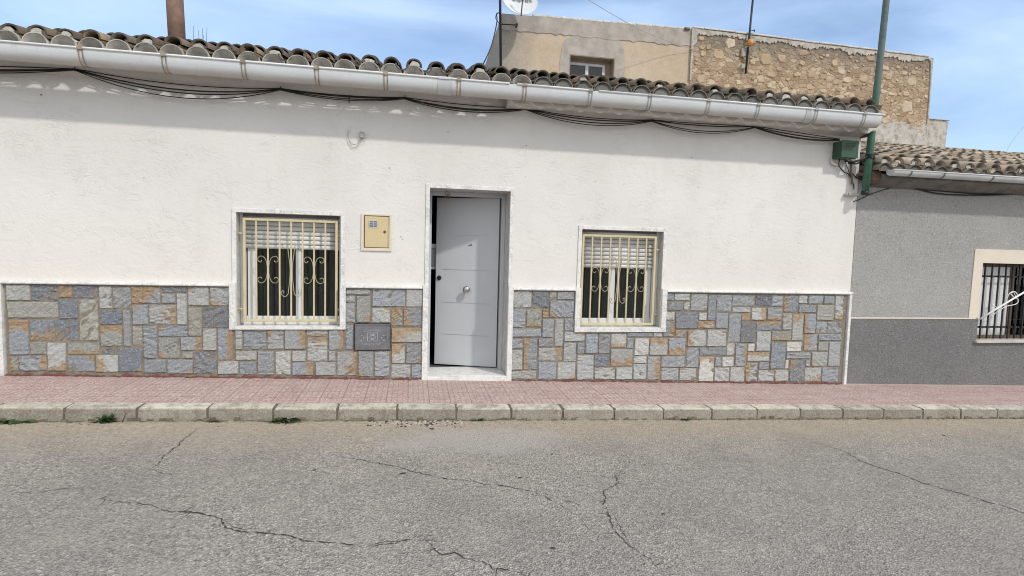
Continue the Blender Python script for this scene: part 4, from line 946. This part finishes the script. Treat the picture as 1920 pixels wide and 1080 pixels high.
# ------------------------------------------------------------------ grey neighbour house
NX0, NX1 = 5.465, 13.5
nb = empty('grey_house', (9.4, 2.2, 0), 'low grey roughcast house with darker base and sandy tile roof, right of the white house', 'house')
WN = (7.44, 8.75, .47, 1.502)
n_ = MB(); wall_rects(n_, NX0, NX1, -.8, 2.52, [WN], .0)
n_.quad((NX0, 0, 2.52), (NX1, 0, 2.52), (NX1, .2, 2.62), (NX0, .2, 2.62)); n_.quad((NX1, 0, -.8), (NX1, 4.5, -.8), (NX1, 4.5, 2.5), (NX1, 0, 2.5)); n_.quad((NX0, 4.5, -.8), (NX1, 4.5, -.8), (NX1, 4.5, 2.5), (NX0, 4.5, 2.5))
obj('wall', n_, M['roughcast_light'], nb)
n_ = MB(); wall_rects(n_, NX0, NX1, -.8, .752, [(WN[0], WN[1], WN[2], .752)], -.006); n_.quad((NX0, -.006, .752), (NX1, -.006, .752), (NX1, 0, .752), (NX0, 0, .752)); obj('base_band', n_, M['roughcast_dark'], nb)
n_ = MB(); n_.box(NX0, 7.40, -.012, -.001, .753, .770, bev=.002); n_.box(8.9, NX1, -.012, -.001, .753, .770, bev=.002); obj('dado_line', n_, M['surround_paint'], nb)
n_ = MB(); n_.prism([(7.300, 1.685), (7.285, .771), (WN[0], .771), (WN[0], WN[3]), (WN[1], WN[3]), (WN[1], .771), (8.93, .771), (8.93, 1.685)], -.009, -.0005); obj('window_surround', n_, M['surround_paint'], nb)
n_ = MB()
n_.box(WN[0], WN[0] + .035, .14, .19, WN[2], WN[3]); n_.box(WN[0] + .035, WN[1], .14, .19, WN[3] - .05, WN[3]); n_.box(WN[0] + .035, WN[1], .14, .19, WN[2], WN[2] + .045); n_.box(8.10, 8.17, .135, .19, WN[2] + .045, WN[3] - .05)
for q in (((WN[0], 0, WN[2]), (WN[0], .2, WN[2]), (WN[0], .2, WN[3]), (WN[0], 0, WN[3])), ((WN[0], 0, WN[3]), (WN[1], 0, WN[3]), (WN[1], .2, WN[3]), (WN[0], .2, WN[3])), ((WN[1], 0, WN[2]), (WN[1], .2, WN[2]), (WN[1], .2, WN[3]), (WN[1], 0, WN[3]))): n_.quad(*q)
nw = obj('window', n_, M['brown_paint'], nb)
n_ = MB(); n_.box(WN[0] + .035, 8.10, .150, .165, WN[2] + .045, WN[3] - .05)
for k in range(9): n_.box(WN[0] + .036, 8.099, .1475, .1495, WN[2] + .09 + k * .1, WN[2] + .184 + k * .1)
obj('blind', n_, M['white_alu'], nw)
n_ = MB(); n_.box(8.17, WN[1], .155, .160, WN[2] + .045, WN[3] - .05); obj('pane', n_, M['window_glass'], nw)
n_ = MB(); n_.quad((WN[0], .35, WN[2] - .1), (WN[1], .35, WN[2] - .1), (WN[1], .35, WN[3] + .1), (WN[0], .35, WN[3] + .1)); obj('dark_room', n_, M['room_dark'], nw)
n_ = MB()
for k in range(11):
    x = 7.556 + k * .114; n_.box(x - .0085, x + .0085, .04, .057, WN[2] + .01, WN[3], bev=.002)
for z in (1.325, .638): n_.box(WN[0], WN[1], .058, .066, z - .012, z + .012)
obj('window_grille', n_, M['black_plastic'], nw)
n_ = MB(); n_.box(7.405, WN[1] + .05, -.045, .138, WN[2] - .035, WN[2] - .001, bev=.004); obj('window_sill', n_, M['sill_stone'], nb)
e_ = MB(); e_.sweepx([(0, 2.41), (-.04, 2.43), (-.12, 2.47), (-.2, 2.51), (-.2, 2.55), (0, 2.60)], [5.62, 8, NX1], cap=True); obj('eave_moulding', e_, M['dark_mortar'], nb)
TN = [(.44, .35, .25), (.38, .31, .23), (.48, .39, .29), (.42, .30, .215), (.34, .29, .225), (.54, .46, .36), (.42, .37, .30)]
rf = MB(); canal_roof(rf, [5.60 + .205 * i for i in range(38)], .205, -.26, 2.585, .285, 12, random.Random(31), TN, .85, 1.3, (0, (.17, .15, .125)), .074)
obj('roof', rf, [M['roof_tile'], M['lime_mortar'], M['tile_lip']], nb)
bk = MB(); bk.quad((5.47, -.02, 2.58), (NX1, -.02, 2.58), (NX1, 3.75, 3.78), (5.47, 3.75, 3.78)); bk.quad((5.47, 3.75, 3.78), (NX1, 3.75, 3.78), (NX1, 7, 2.9), (5.47, 7, 2.9)); obj('roof_bed', bk, M['roof_tile'], nb)
gm = MB(); cy2, cz2, gr2 = -.30, 2.577, .062
pr2 = [(cy2 + gr2 * cos(a), cz2 - gr2 * sin(a)) for a in [pi - pi * k / 12 for k in range(13)]]; pr2[-1] = (cy2 + gr2, cz2 + .02)
gm.sweepx(pr2, [5.62, 7, 9, NX1]); gm.face([gm.vert((5.62, y, z)) for y, z in pr2])
g2 = obj('gutter', gm, M['gutter_grey'], nb); l2 = MB(); l2.tube([(5.60, cy2 - gr2, cz2 + .003), (NX1, cy2 - gr2, cz2 + .003)], .008, 8); obj('gutter_lip', l2, M['gutter_lip'], g2)
for b in (5.86, 6.33, 7.05, 7.62, 8.3, 9, 9.7):
    s_ = MB(); s_.sweepx([(cy2 + (gr2 + .003) * cos(a), cz2 - (gr2 + .003) * sin(a)) for a in [pi - pi * k / 12 for k in range(12)]], [b - .012, b + .012]); obj('gutter_bracket', s_, M['cast_metal'], g2)
m = MB(); m.box(5.475, 5.66, -.17, -.002, 2.44, 2.62, bev=.04); obj('eave_corner', m, M['brown_paint'], nb)
# white drying arm tied to the bars
wr = empty('drying_arm', (7.6, -.1, .7), 'slanting white metal rod with curled hooks in front of the black window bars', 'metal rod')
m = MB(); m.tube([W(1838, 598, -.03), W(1865, 581, -.06), W(1960, 524, -.14)], .0125, 8); obj('rod', m, M['white_rod'], wr)
obj('hook', hang([(1870, 585, -.05), (1885, 575, -.06), (1905, 570, -.06), (1909, 562, -.06), (1900, 556, -.06), (1895, 550, -.06), (1903, 547, -.06), (1908, 553, -.06)], .006), M['white_rod'], wr)
obj('hook', hang([(1863, 590, -.03), (1870, 583, -.03), (1868, 576, -.04), (1861, 572, -.03), (1866, 570, -.03)], .006), M['white_rod'], wr)
obj('hook', hang([(1888, 562, -.05), (1892, 551, -.05), (1900, 547, -.05), (1904, 556, -.05)], .005), M['white_rod'], wr)
# ------------------------------------------------------------------ rear buildings
RY = 5.0
rh = empty('rendered_house', (3.7, 7, 0), 'taller old beige rendered house with one small window, behind the white roof', 'house')
def top1(x): return 6.165 + (x - 1.68) * .021
x0, x1 = 1.69, 5.745
wo = (3.10, 4.07, 4.70, 5.51)
m = MB()
xs_ = [x0, wo[0], wo[1], x1]
for a, b in zip(xs_[:-1], xs_[1:]):
    for c_, d0, d1_ in ((0, 0, None),):
        if a == wo[0]:
            m.face([m.vert(q) for q in ((a, RY, 0), (b, RY, 0), (b, RY, wo[2]), (a, RY, wo[2]))]); m.face([m.vert(q) for q in ((a, RY, wo[3]), (b, RY, wo[3]), (b, RY, top1(b)), (a, RY, top1(a)))])
        else: m.face([m.vert(q) for q in ((a, RY, 0), (b, RY, 0), (b, RY, top1(b)), (a, RY, top1(a)))])
m.quad((x0, RY, 0), (x0, RY + 2.6, 0), (x0, RY + 2.6, 6.6), (x0, RY, 6.165)) if False else m.face([m.vert(q) for q in ((x0, RY, 0), (x0, RY + 5, 0), (x0, RY + 5, 5.0), (x0, RY + 2.6, 5.95), (x0, RY, top1(x0)))])
m.face([m.vert(q) for q in ((x0, RY, top1(x0)), (x1, RY, top1(x1)), (x1, RY + .35, top1(x1)), (x0, RY + .35, top1(x0)))])
m.quad((x0, RY + .35, top1(x0)), (x1, RY + .35, top1(x1)), (x1, RY + 5, 5), (x0, RY + 5, 5)); m.quad((x1, RY, 0), (x1, RY + 5, 0), (x1, RY + 5, 5), (x1, RY, top1(x1)))
obj('wall', m, M['old_render'], rh)
rnd = random.Random(77)
m = MB()
def jag(xa, xb, fz, n, amp): return [(xa + (xb - xa) * k / n, fz(xa + (xb - xa) * k / n) + rnd.uniform(-amp, amp)) for k in range(n + 1)]
lowz = lambda x: 5.86 - .15 * max(0, 1 - abs(x - 2.3) / 1.2) * 0 + (x - 1.69) * .012
up = [(x1, top1(x1) - .0), (x0, top1(x0) - .0)]
m.prism(jag(x0, x1, lowz, 44, .022) + up, RY - .014, RY - .0005)
m.prism([(wo[0] - .16, 5.66), (wo[0] - .20, 5.35), (wo[0] - .18, 5.0), (wo[0] - .17, 4.6), (wo[0], 4.6), (wo[0], wo[3]), (wo[1], wo[3]), (wo[1], 4.6), (wo[1] + .21, 4.6), (wo[1] + .20, 5.0), (wo[1] + .23, 5.4), (wo[1] + .18, 5.72), (wo[1] + .05, lowz(4) + .03), (wo[0] + .1, lowz(3) + .03), (wo[0] - .1, 5.80)], RY - .009, RY - .0004)
obj('cement_render', m, M['cement_patch'], rh)
m = MB()
x = x0 + .62
while x < x1:
    w = rnd.uniform(.28, .45); m.box(x, min(x + w - .01, x1), RY - .018, RY + .3, top1(x) + .001, top1(x) + .030 + rnd.uniform(0, .014), bev=.006); x += w
obj('coping', m, M['coping_stone'], rh)
m = MB()
for q in ((wo[0] - .0, wo[0] + .02), (wo[1] - .02, wo[1])): m.box(q[0], q[1], RY - .008, RY + .3, wo[2], wo[3])
m.box(wo[0] + .02, wo[1] - .02, RY - .0079, RY + .3, wo[3] - .02, wo[3]); m.box(wo[1] - .14, wo[1] - .02, RY + .185, RY + .3, wo[2], wo[3] - .02); m.box(wo[0] + .02, wo[1] - .14, RY + .185, RY + .3, 5.425, wo[3] - .02); obj('reveal', m, M['reveal_brown'], rh)
m = MB(); fz = 5.425
for a, b in ((wo[0] + .02, wo[0] + .05), (3.50, 3.57), (wo[1] - .20, wo[1] - .14)): m.box(a, b, RY + .18, RY + .24, wo[2], fz, bev=.003)
m.box(wo[0] + .02, wo[1] - .14, RY + .179, RY + .24, fz - .05, fz, bev=.003)
rw = obj('window', m, M['gutter_grey'], rh)
m = MB(); m.box(wo[0] + .05, wo[1] - .20, RY + .205, RY + .21, wo[2], fz - .05); obj('pane', m, M['window_glass'], rw)
m = MB(); m.quad((wo[0], RY + .5, wo[2] - .2), (wo[1], RY + .5, wo[2] - .2), (wo[1], RY + .5, wo[3] + .1), (wo[0], RY + .5, wo[3] + .1)); obj('dark_room', m, M['room_dark'], rw)
# stone house
sh = empty('stone_house', (8.8, 7, 0), 'tall ochre rubble stone house with weathered coping behind the roofs', 'house')
SX0, SX1 = 5.75, 11.76
def top2(x): return 6.27 - (x - 5.75) * .0135
SY = RY - .02
m = MB(); m.face([m.vert(q) for q in ((SX0, SY, 0), (SX1, SY, 0), (SX1, SY, top2(SX1)), (SX0, SY, top2(SX0)))])
m.face([m.vert(q) for q in ((SX1, SY, 0), (SX1, SY + 6, 0), (SX1, SY + 6, 5), (SX1, SY, top2(SX1)))]); m.face([m.vert(q) for q in ((SX0, SY, 5), (SX0, SY + 6, 5), (SX0, SY, top2(SX0)))])
m.face([m.vert(q) for q in ((SX0, SY, top2(SX0)), (SX1, SY, top2(SX1)), (SX1, SY + 6, 5), (SX0, SY + 6, 5))])
rnd = random.Random(99); placed = []
SCOL = [(.54, .44, .31), (.50, .41, .29), (.46, .37, .26), (.58, .50, .37), (.43, .34, .245), (.62, .55, .43)]
tries = 0
while len(placed) < 190 and tries < 30000:
    tries += 1
    w = rnd.choice((rnd.uniform(.05, .10), rnd.uniform(.07, .16), rnd.uniform(.12, .25))) if len(placed) > 30 else rnd.uniform(.17, .32); h = w * rnd.uniform(.45, .95)
    cx = rnd.uniform(SX0 + w / 2 + .02, SX1 - w / 2 - .02); cz_ = rnd.uniform(4.5, top2(cx) - .17)
    if any(abs(cx - a) < (w + b) / 2 * .94 and abs(cz_ - c_) < (h + d_) / 2 * .94 for a, c_, b, d_ in placed): continue
    placed.append((cx, cz_, w, h)); c = rnd.choice(SCOL); s_ = rnd.uniform(.78, 1.12); col = (c[0] * s_, c[1] * s_, c[2] * s_, 0)
    n = rnd.choice((5, 6, 7, 8)); ph = rnd.uniform(0, 6); pts = []; pin = []
    rot = rnd.uniform(-.25, .25)
    for k in range(n):
        a = 2 * pi * k / n + rnd.uniform(-.25, .25) + ph
        sx = abs(cos(a)) ** .6 * (1 if cos(a) > 0 else -1); sz = abs(sin(a)) ** .6 * (1 if sin(a) > 0 else -1); rr = rnd.uniform(.82, 1.08)
        ux, uz = sx * w / 2 * rr, sz * h / 2 * rr; ux, uz = ux * cos(rot) - uz * sin(rot), ux * sin(rot) + uz * cos(rot)
        pts.append((cx + ux, SY + .004, cz_ + uz)); pin.append((cx + ux * .82, SY - rnd.uniform(.008, .028), cz_ + uz * .80))
    A_ = [m.vert(p, col) for p in pts]; B_ = [m.vert(p, col) for p in pin]
    m.face(B_, 1)
    for k in range(n): m.face((A_[k], A_[(k + 1) % n], B_[(k + 1) % n], B_[k]), 1)
obj('wall', m, [M['rubble_mortar'], M['rubble_stone']], sh)
m = MB(); m.prism(jag(SX0, SX1, lambda x: top2(x) - .095 + .03 * sin(x * 5) + .02 * sin(x * 13), 200, .035) + [(SX1, top2(SX1)), (SX0, top2(SX0))], SY - .022, SY - .001)
m.prism([(SX0, 4.2)] + [(SX1 - .02, 4.2)] + jag(SX1 - .02, SX0, lambda x: 4.66 + .04 * sin(x * 7) , 80, .03), SY - .020, SY - .0008)
m.prism([(SX0 - .012, 5.2), (SX0 + .02, 5.2), (SX0 + .03, 5.9), (SX0 + .11, 6.0), (SX0 + .10, top2(SX0)), (SX0 - .012, top2(SX0))], SY - .03, SY - .0012)
m.prism([(SX1 - .05, top2(SX1) - .0), (SX1 + .012, top2(SX1)), (SX1 + .012, 4.4), (SX1 - .02, 4.4), (SX1 - .015, 5.6)], SY - .026, SY + .05)
obj('lime_render', m, M['old_limewash'], sh)
m = MB(); x = SX0
while x < SX1 - .15:
    w = rnd.uniform(.25, .42); z = top2(x) + rnd.uniform(0, .012); m.box(x, min(x + w - .012, SX1 - .12), SY - .042, SY + .25, z + .001, z + .032, bev=.006); x += w
obj('coping', m, M['coping_stone'], sh)
m = MB(); a = W(1738, 225, 5.6); b = W(1777, 229, 5.6); m.prism([(a.x - .3, 3.5), (b.x, 3.5), (b.x - .01, 4.6), (b.x + .02, b.z), (b.x - .2, b.z + .03), (a.x - .3, b.z + .06)], 5.6, 6.6); m.box(a.x, b.x + .03, 5.57, 5.9, b.z + .03, b.z + .05, bev=.005)
obj('rear_wall', m, M['old_limewash'], sh)
m = MB(); p = W(1288, 53, RY - .03); m.tube([(p.x - .05, RY - .03, p.z - .01), (p.x + .06, RY - .03, p.z - .01)], .03, 8); obj('ridge_tile_end', m, M['brown_metal'], rh)
# satellite dish with mast
sd = empty('satellite_dish', (1.62, 4.7, 4.9), 'white satellite dish on a dark mast at the corner of the beige house', 'satellite dish')
m = MB(); a = W(939, 130, 4.85); b = W(937, -60, 4.85); m.tube([a, b], .026, 10); 
m.tube([W(970, 44, 4.95), W(967, 52, 5.0)], .02, 8); m.tube([a.lerp(b, .45), W(968, 47, 4.9)], .012, 6); obj('mast', m, M['black_plastic'], sd)
m = MB(); c0 = W(973, 3, 4.6); axis = Vector((.05, -1, .42)).normalized(); ux = axis.cross(Vector((0, 0, 1))).normalized() * -1; uz = ux.cross(axis).normalized()
if uz.z < 0: uz = -uz
if ux.x < 0: ux = -ux
def DP_(u, v, n_): return c0 + ux * u + uz * v + axis * n_
m.smooth = True; rings = []
for j in range(9):
    r = .345 * j / 8; rings.append([m.vert(DP_(r * cos(2 * pi * k / 40), r * 1.1 * sin(2 * pi * k / 40), .075 * (j / 8) ** 2)) for k in range(40)] if j else [m.vert(DP_(0, 0, 0))] * 40)
for j in range(1, 8):
    for k in range(40): m.face((rings[j][k], rings[j][(k + 1) % 40], rings[j + 1][(k + 1) % 40], rings[j + 1][k]))
for k in range(40): m.face((rings[0][0], rings[1][k], rings[1][(k + 1) % 40]))
m.tube([DP_(.345 * cos(2 * pi * k / 40), .38 * sin(2 * pi * k / 40), .075) for k in range(41)], .006, 6)
for u, v in ((-.03, -.10), (.03, -.22), (-.10, -.2), (.12, -.2), (-.02, -.16)): m.tube([DP_(u, v, .01 + .6 * (u * u + v * v)), DP_(u, v, .016 + .6 * (u * u + v * v))], .006, 6)
obj('reflector', m, M['dish_white'], sd)
m = MB(); text_into(m, 'Televes', .165, lambda v: DP_(v.x * .98, v.y + .030, .012 + .65 * (v.x ** 2 + (v.y + .02) ** 2) + v.z), .001); obj('lettering', m, M['dish_text'], sd)
m = MB(); m.tube([DP_(0, -.40, .05), DP_(0, -.22, .22), DP_(0, -.03, .40)], .012, 8); m.tube([DP_(0, -.06, .36), DP_(0, .03, .40)], .028, 10); obj('feed_arm', m, M['brown_metal'], sd)
dc = MB()
obj('dish_cable', hang([(935, 24, 4.8), (931, 27, 4.75), (932, 38, 4.7), (928, 60, 4.6), (920, 90, 4.5), (905, 122, 4.3), (897, 135, 3.6), (893, 150, 3.0), (891, 172, 2.4)], .012), M['cable_black'], None, 'black cable drooping from the dish mast to the white house roof', 'cable')
m = hang([(932, 24, 4.8), (929, 33, 4.75), (933, 40, 4.7), (936, 44, 4.75)], .006); obj('coil', m, M['cable_black'], sd)
m = hang([(968, 48, 4.97), (955, 58, 4.97), (949, 68, 4.97), (947, 82, 4.97)], .006); obj('coil', m, M['cable_grey'], sd)
# antenna mast on the stone wall
am = empty('antenna_mast', (7.1, 4.9, 5.2), 'thin dark antenna mast with an orange cap strapped to the stone house wall', 'antenna')
m = MB(); a = W(1398, 138, 4.9); b = W(1413, -15, 4.9); m.tube([a, b], .022, 8); obj('mast', m, M['black_plastic'], am)
m = MB(); p = W(1407, 56, 4.9); m.tube([p + Vector((-.03, 0, 0)), p + Vector((.10, 0, -.01))], .008, 6); m.tube([p + Vector((.1, 0, -.03)), p + Vector((.1, 0, .02))], .008, 6); obj('crossbar', m, M['black_plastic'], am)
m = MB(); p = W(1407, 79, 4.86); m.smooth = True
m.tube([p + Vector((0, 0, -.07)), p + Vector((0, 0, -.05)), p + Vector((0, 0, 0)), p + Vector((0, 0, .05)), p + Vector((0, 0, .065))], [.03, .055, .062, .045, .01], 12); obj('orange_cap', m, M['orange_plastic'], am)
m = hang([(1404, 86, 4.88), (1395, 92, 4.93), (1394, 105, 4.93), (1399, 118, 4.93), (1397, 130, 4.93)], .008); obj('lead', m, M['cable_grey'], am)
m = MB(); p = W(1394, 125, 4.93); m.box(p.x - .06, p.x + .05, 4.90, 4.975, p.z - .05, p.z + .05, bev=.01); obj('mortar_pad', m, M['cement_patch'], am); m = MB(); p = W(1396, 98, 4.93); m.box(p.x - .07, p.x + .05, 4.92, 4.975, p.z - .09, p.z + .08, bev=.01); obj('mortar_pad', m, M['cement_patch'], am)
# overhead wires
def wirething(P, r, label): obj('overhead_wire', hang(P, r), M['cable_grey'], None, label, 'overhead wire')
wirething([(1085, -12, 3.5), (1140, 22, 3.9), (1200, 55, 4.4), (1260, 80, 4.8), (1297, 92, 4.95)], .005, 'thin grey wire sloping down in front of the beige rear house')
wirething([(1990, 180, 9), (1940, 218, 9), (1900, 262, 8.5), (1885, 290, 8)], .006, 'faint wire in the sky above the grey house roof at the right edge')
# flue pipe
fp = empty('flue_pipe', (-2.68, 1.0, 3.5), 'brown metal flue pipe rising from the white house roof', 'flue pipe')
a = W(331, 110, 1.0); a.z = 3.5; b = W(324, -60, 1.0); m = MB(); m.tube([(a.x + .02, 1.0, 3.5), b], .088, 24); obj('pipe', m, M['brown_metal'], fp)
m = MB(); p = W(330, 68, .99); m.tube([(a.x + .02, 1.0, 3.5), (a.x + .02, 1.0, 3.62)], [.14, .095], 20); obj('flashing', m, M['lime_mortar'], fp)
# weeds
def weed(px, py, Y, size, n, label, seed, mat='weed_green', flat=.5, dry=0):
    rnd = random.Random(seed); m = MB(); p = W(px, py, Y)
    base = Vector((p.x, Y, rz(p.x) + .002)) if Y < KY0 + .01 else p
    for k in range(n):
        a = rnd.uniform(-.15 * pi, 1.15 * pi); L = size * rnd.uniform(.45, 1.05); el = rnd.uniform(.15, 1.35) * flat + .1
        d = Vector((cos(a) * cos(el), -abs(sin(a)) * cos(el) * .55, sin(el))); side = Vector((-d.y, d.x, 0)).normalized() if abs(d.z) < .98 else Vector((1, 0, 0)); side = (side + Vector((0, 0, rnd.uniform(-.5, .5)))).normalized()
        w = L * rnd.uniform(.10, .20); prev = None; o0 = base + Vector((rnd.uniform(-1, 1) * size * .3, -rnd.random() * size * .12, 0))
        for s_ in range(5):
            u = s_ / 4; c_ = o0 + d * L * u + Vector((0, 0, -L * .35 * u * u)); c_.z = max(c_.z, base.z + .001); ww = w * sin(pi * min(.97, u * .9 + .08)) * (.6 if s_ % 2 else 1.1)
            v0, v1 = m.vert(c_ - side * ww), m.vert(c_ + side * ww)
            if prev: m.face((prev[0], prev[1], v1, v0), 1 if rnd.random() < dry else 0)
            prev = (v0, v1)
    if 'twig' in label:
        q = base + Vector((size * .9, -.01, 0)); m.tube([q, q + Vector((.02, -.01, .04)), q + Vector((.035, -.01, .09))], .003, 5, m=1)
    obj('weed', m, [M[mat], M['dry_weed']], None, label, 'weed', 'weeds growing along the kerb')
YK = KY0 - .012
weed(8, 792, YK, .07, 22, 'small green weed at the very left end of the kerb', 1)
weed(34, 794, YK, .14, 34, 'low feathery green weed at the kerb foot near the left edge', 2, flat=.3)
weed(203, 793, YK, .12, 60, 'bushy dark green weed beside a dry twig on the second kerb stone', 3, flat=1.0)
weed(400, 790, YK, .08, 18, 'dried brown weed at a kerb joint below the left window', 4, 'dry_weed', flat=.4)
weed(532, 794, YK, .17, 44, 'spreading dark green rosette weed below the left window, largest along the kerb', 5, dry=.2, flat=.5)
weed(897, 788, YK, .08, 20, 'tiny green weed on the kerb below the front door', 6, flat=.5)
weed(1287, 786, YK, .08, 20, 'small dark weed at the kerb foot right of the right window', 7, dry=.3, flat=.6)
weed(648, 787, YK, .03, 10, 'very small tuft at the kerb foot between left window and door', 8, dry=.5)
# roof twigs
m = MB(); p = W(378, 72, .3); rnd = random.Random(5)
for k in range(5):
    q = Vector((p.x + rnd.uniform(-.08, .05), .3, 3.5)); m.tube([q, q + Vector((rnd.uniform(-.02, .02), 0, rnd.uniform(.12, .22)))], .0018, 4)
for k in range(7):
    q = Vector((p.x, .3, 3.5)); m.tube([q, q + Vector((rnd.uniform(-.05, .05), rnd.uniform(-.03, .03), rnd.uniform(.04, .09)))], .003, 4)
obj('roof_weed', m, M['dry_weed'], None, 'dry grass tuft sprouting from the roof tiles just right of the flue', 'weed')
# ------------------------------------------------------------------ sky and light
wd = bpy.data.worlds.new('World'); sc.world = wd; wd.use_nodes = True; nt = wd.node_tree; bg = nt.nodes['Background']
AZ, EL = radians(35), radians(44.5)
sky = nt.nodes.new('ShaderNodeTexSky'); sky.sky_type = 'NISHITA'; sky.sun_disc = False; sky.sun_elevation = EL; sky.sun_rotation = pi - AZ; sky.air_density = 1.0; sky.dust_density = 1.2; sky.ozone_density = 2.2
tc = nt.nodes.new('ShaderNodeTexCoord'); mp = nt.nodes.new('ShaderNodeMapping'); nt.links.new(tc.outputs['Generated'], mp.inputs[0]); mp.inputs['Scale'].default_value = (1.0, 1.6, 4.5); mp.inputs['Rotation'].default_value = (.2, .25, .3)
no = nt.nodes.new('ShaderNodeTexNoise'); nt.links.new(mp.outputs[0], no.inputs['Vector']); no.inputs['Scale'].default_value = 1.5; no.inputs['Detail'].default_value = 7; no.inputs['Roughness'].default_value = .55; no.inputs['Distortion'].default_value = .4
rp_ = nt.nodes.new('ShaderNodeValToRGB'); nt.links.new(no.outputs[0], rp_.inputs[0]); rp_.color_ramp.elements[0].position = .36; rp_.color_ramp.elements[0].color = (.02, .02, .02, 1); rp_.color_ramp.elements[1].position = .72; rp_.color_ramp.elements[1].color = (.66, .66, .66, 1)
mx = nt.nodes.new('ShaderNodeMix'); mx.data_type = 'RGBA'; nt.links.new(rp_.outputs[0], mx.inputs[0]); nt.links.new(sky.outputs[0], mx.inputs[6]); mx.inputs[7].default_value = (4.5, 5.7, 7.5, 1)
sp_ = nt.nodes.new('ShaderNodeSeparateXYZ'); nt.links.new(tc.outputs['Generated'], sp_.inputs[0])
mr_ = nt.nodes.new('ShaderNodeMapRange'); nt.links.new(sp_.outputs[1], mr_.inputs[0]); mr_.inputs[1].default_value = .35; mr_.inputs[2].default_value = -.35; mr_.inputs[3].default_value = 0; mr_.inputs[4].default_value = .85
mx2 = nt.nodes.new('ShaderNodeMix'); mx2.data_type = 'RGBA'; nt.links.new(mr_.outputs[0], mx2.inputs[0]); nt.links.new(mx.outputs[2], mx2.inputs[6]); mx2.inputs[7].default_value = (6.0, 6.05, 6.1, 1)   # unseen bright veil added on the sun's side to neutralise blue shade
nt.links.new(mx2.outputs[2], bg.inputs[0]); bg.inputs[1].default_value = .138
sl = bpy.data.lights.new('Sun', 'SUN'); sl.energy = 1.5; sl.angle = radians(2.2); sl.color = (1, .955, .89)
so = bpy.data.objects.new('Sun', sl); COL.objects.link(so)
ds = Vector((sin(AZ) * cos(EL), -cos(AZ) * cos(EL), sin(EL))); so.rotation_euler = ds.to_track_quat('Z', 'Y').to_euler(); so.location = (6, -8, 9)
cd = bpy.data.cameras.new('Camera'); cd.sensor_width = 36; cd.lens = 36 * F / 1920; cd.clip_end = 1000
co_ = bpy.data.objects.new('Camera', cd); COL.objects.link(co_); sc.camera = co_
rx = R @ Vector((1, 0, 0)); ry = R @ Vector((0, -1, 0)); rzv = R @ Vector((0, 0, -1))
co_.matrix_world = Matrix(((rx.x, ry.x, rzv.x, CAM.x), (rx.y, ry.y, rzv.y, CAM.y), (rx.z, ry.z, rzv.z, CAM.z), (0, 0, 0, 1)))
sc.cycles.pixel_filter_type = 'BLACKMAN_HARRIS'; sc.cycles.filter_width = 1.05
sc.view_settings.view_transform = 'Standard'; sc.view_settings.look = 'None'; sc.view_settings.exposure = .5; sc.view_settings.gamma = 1
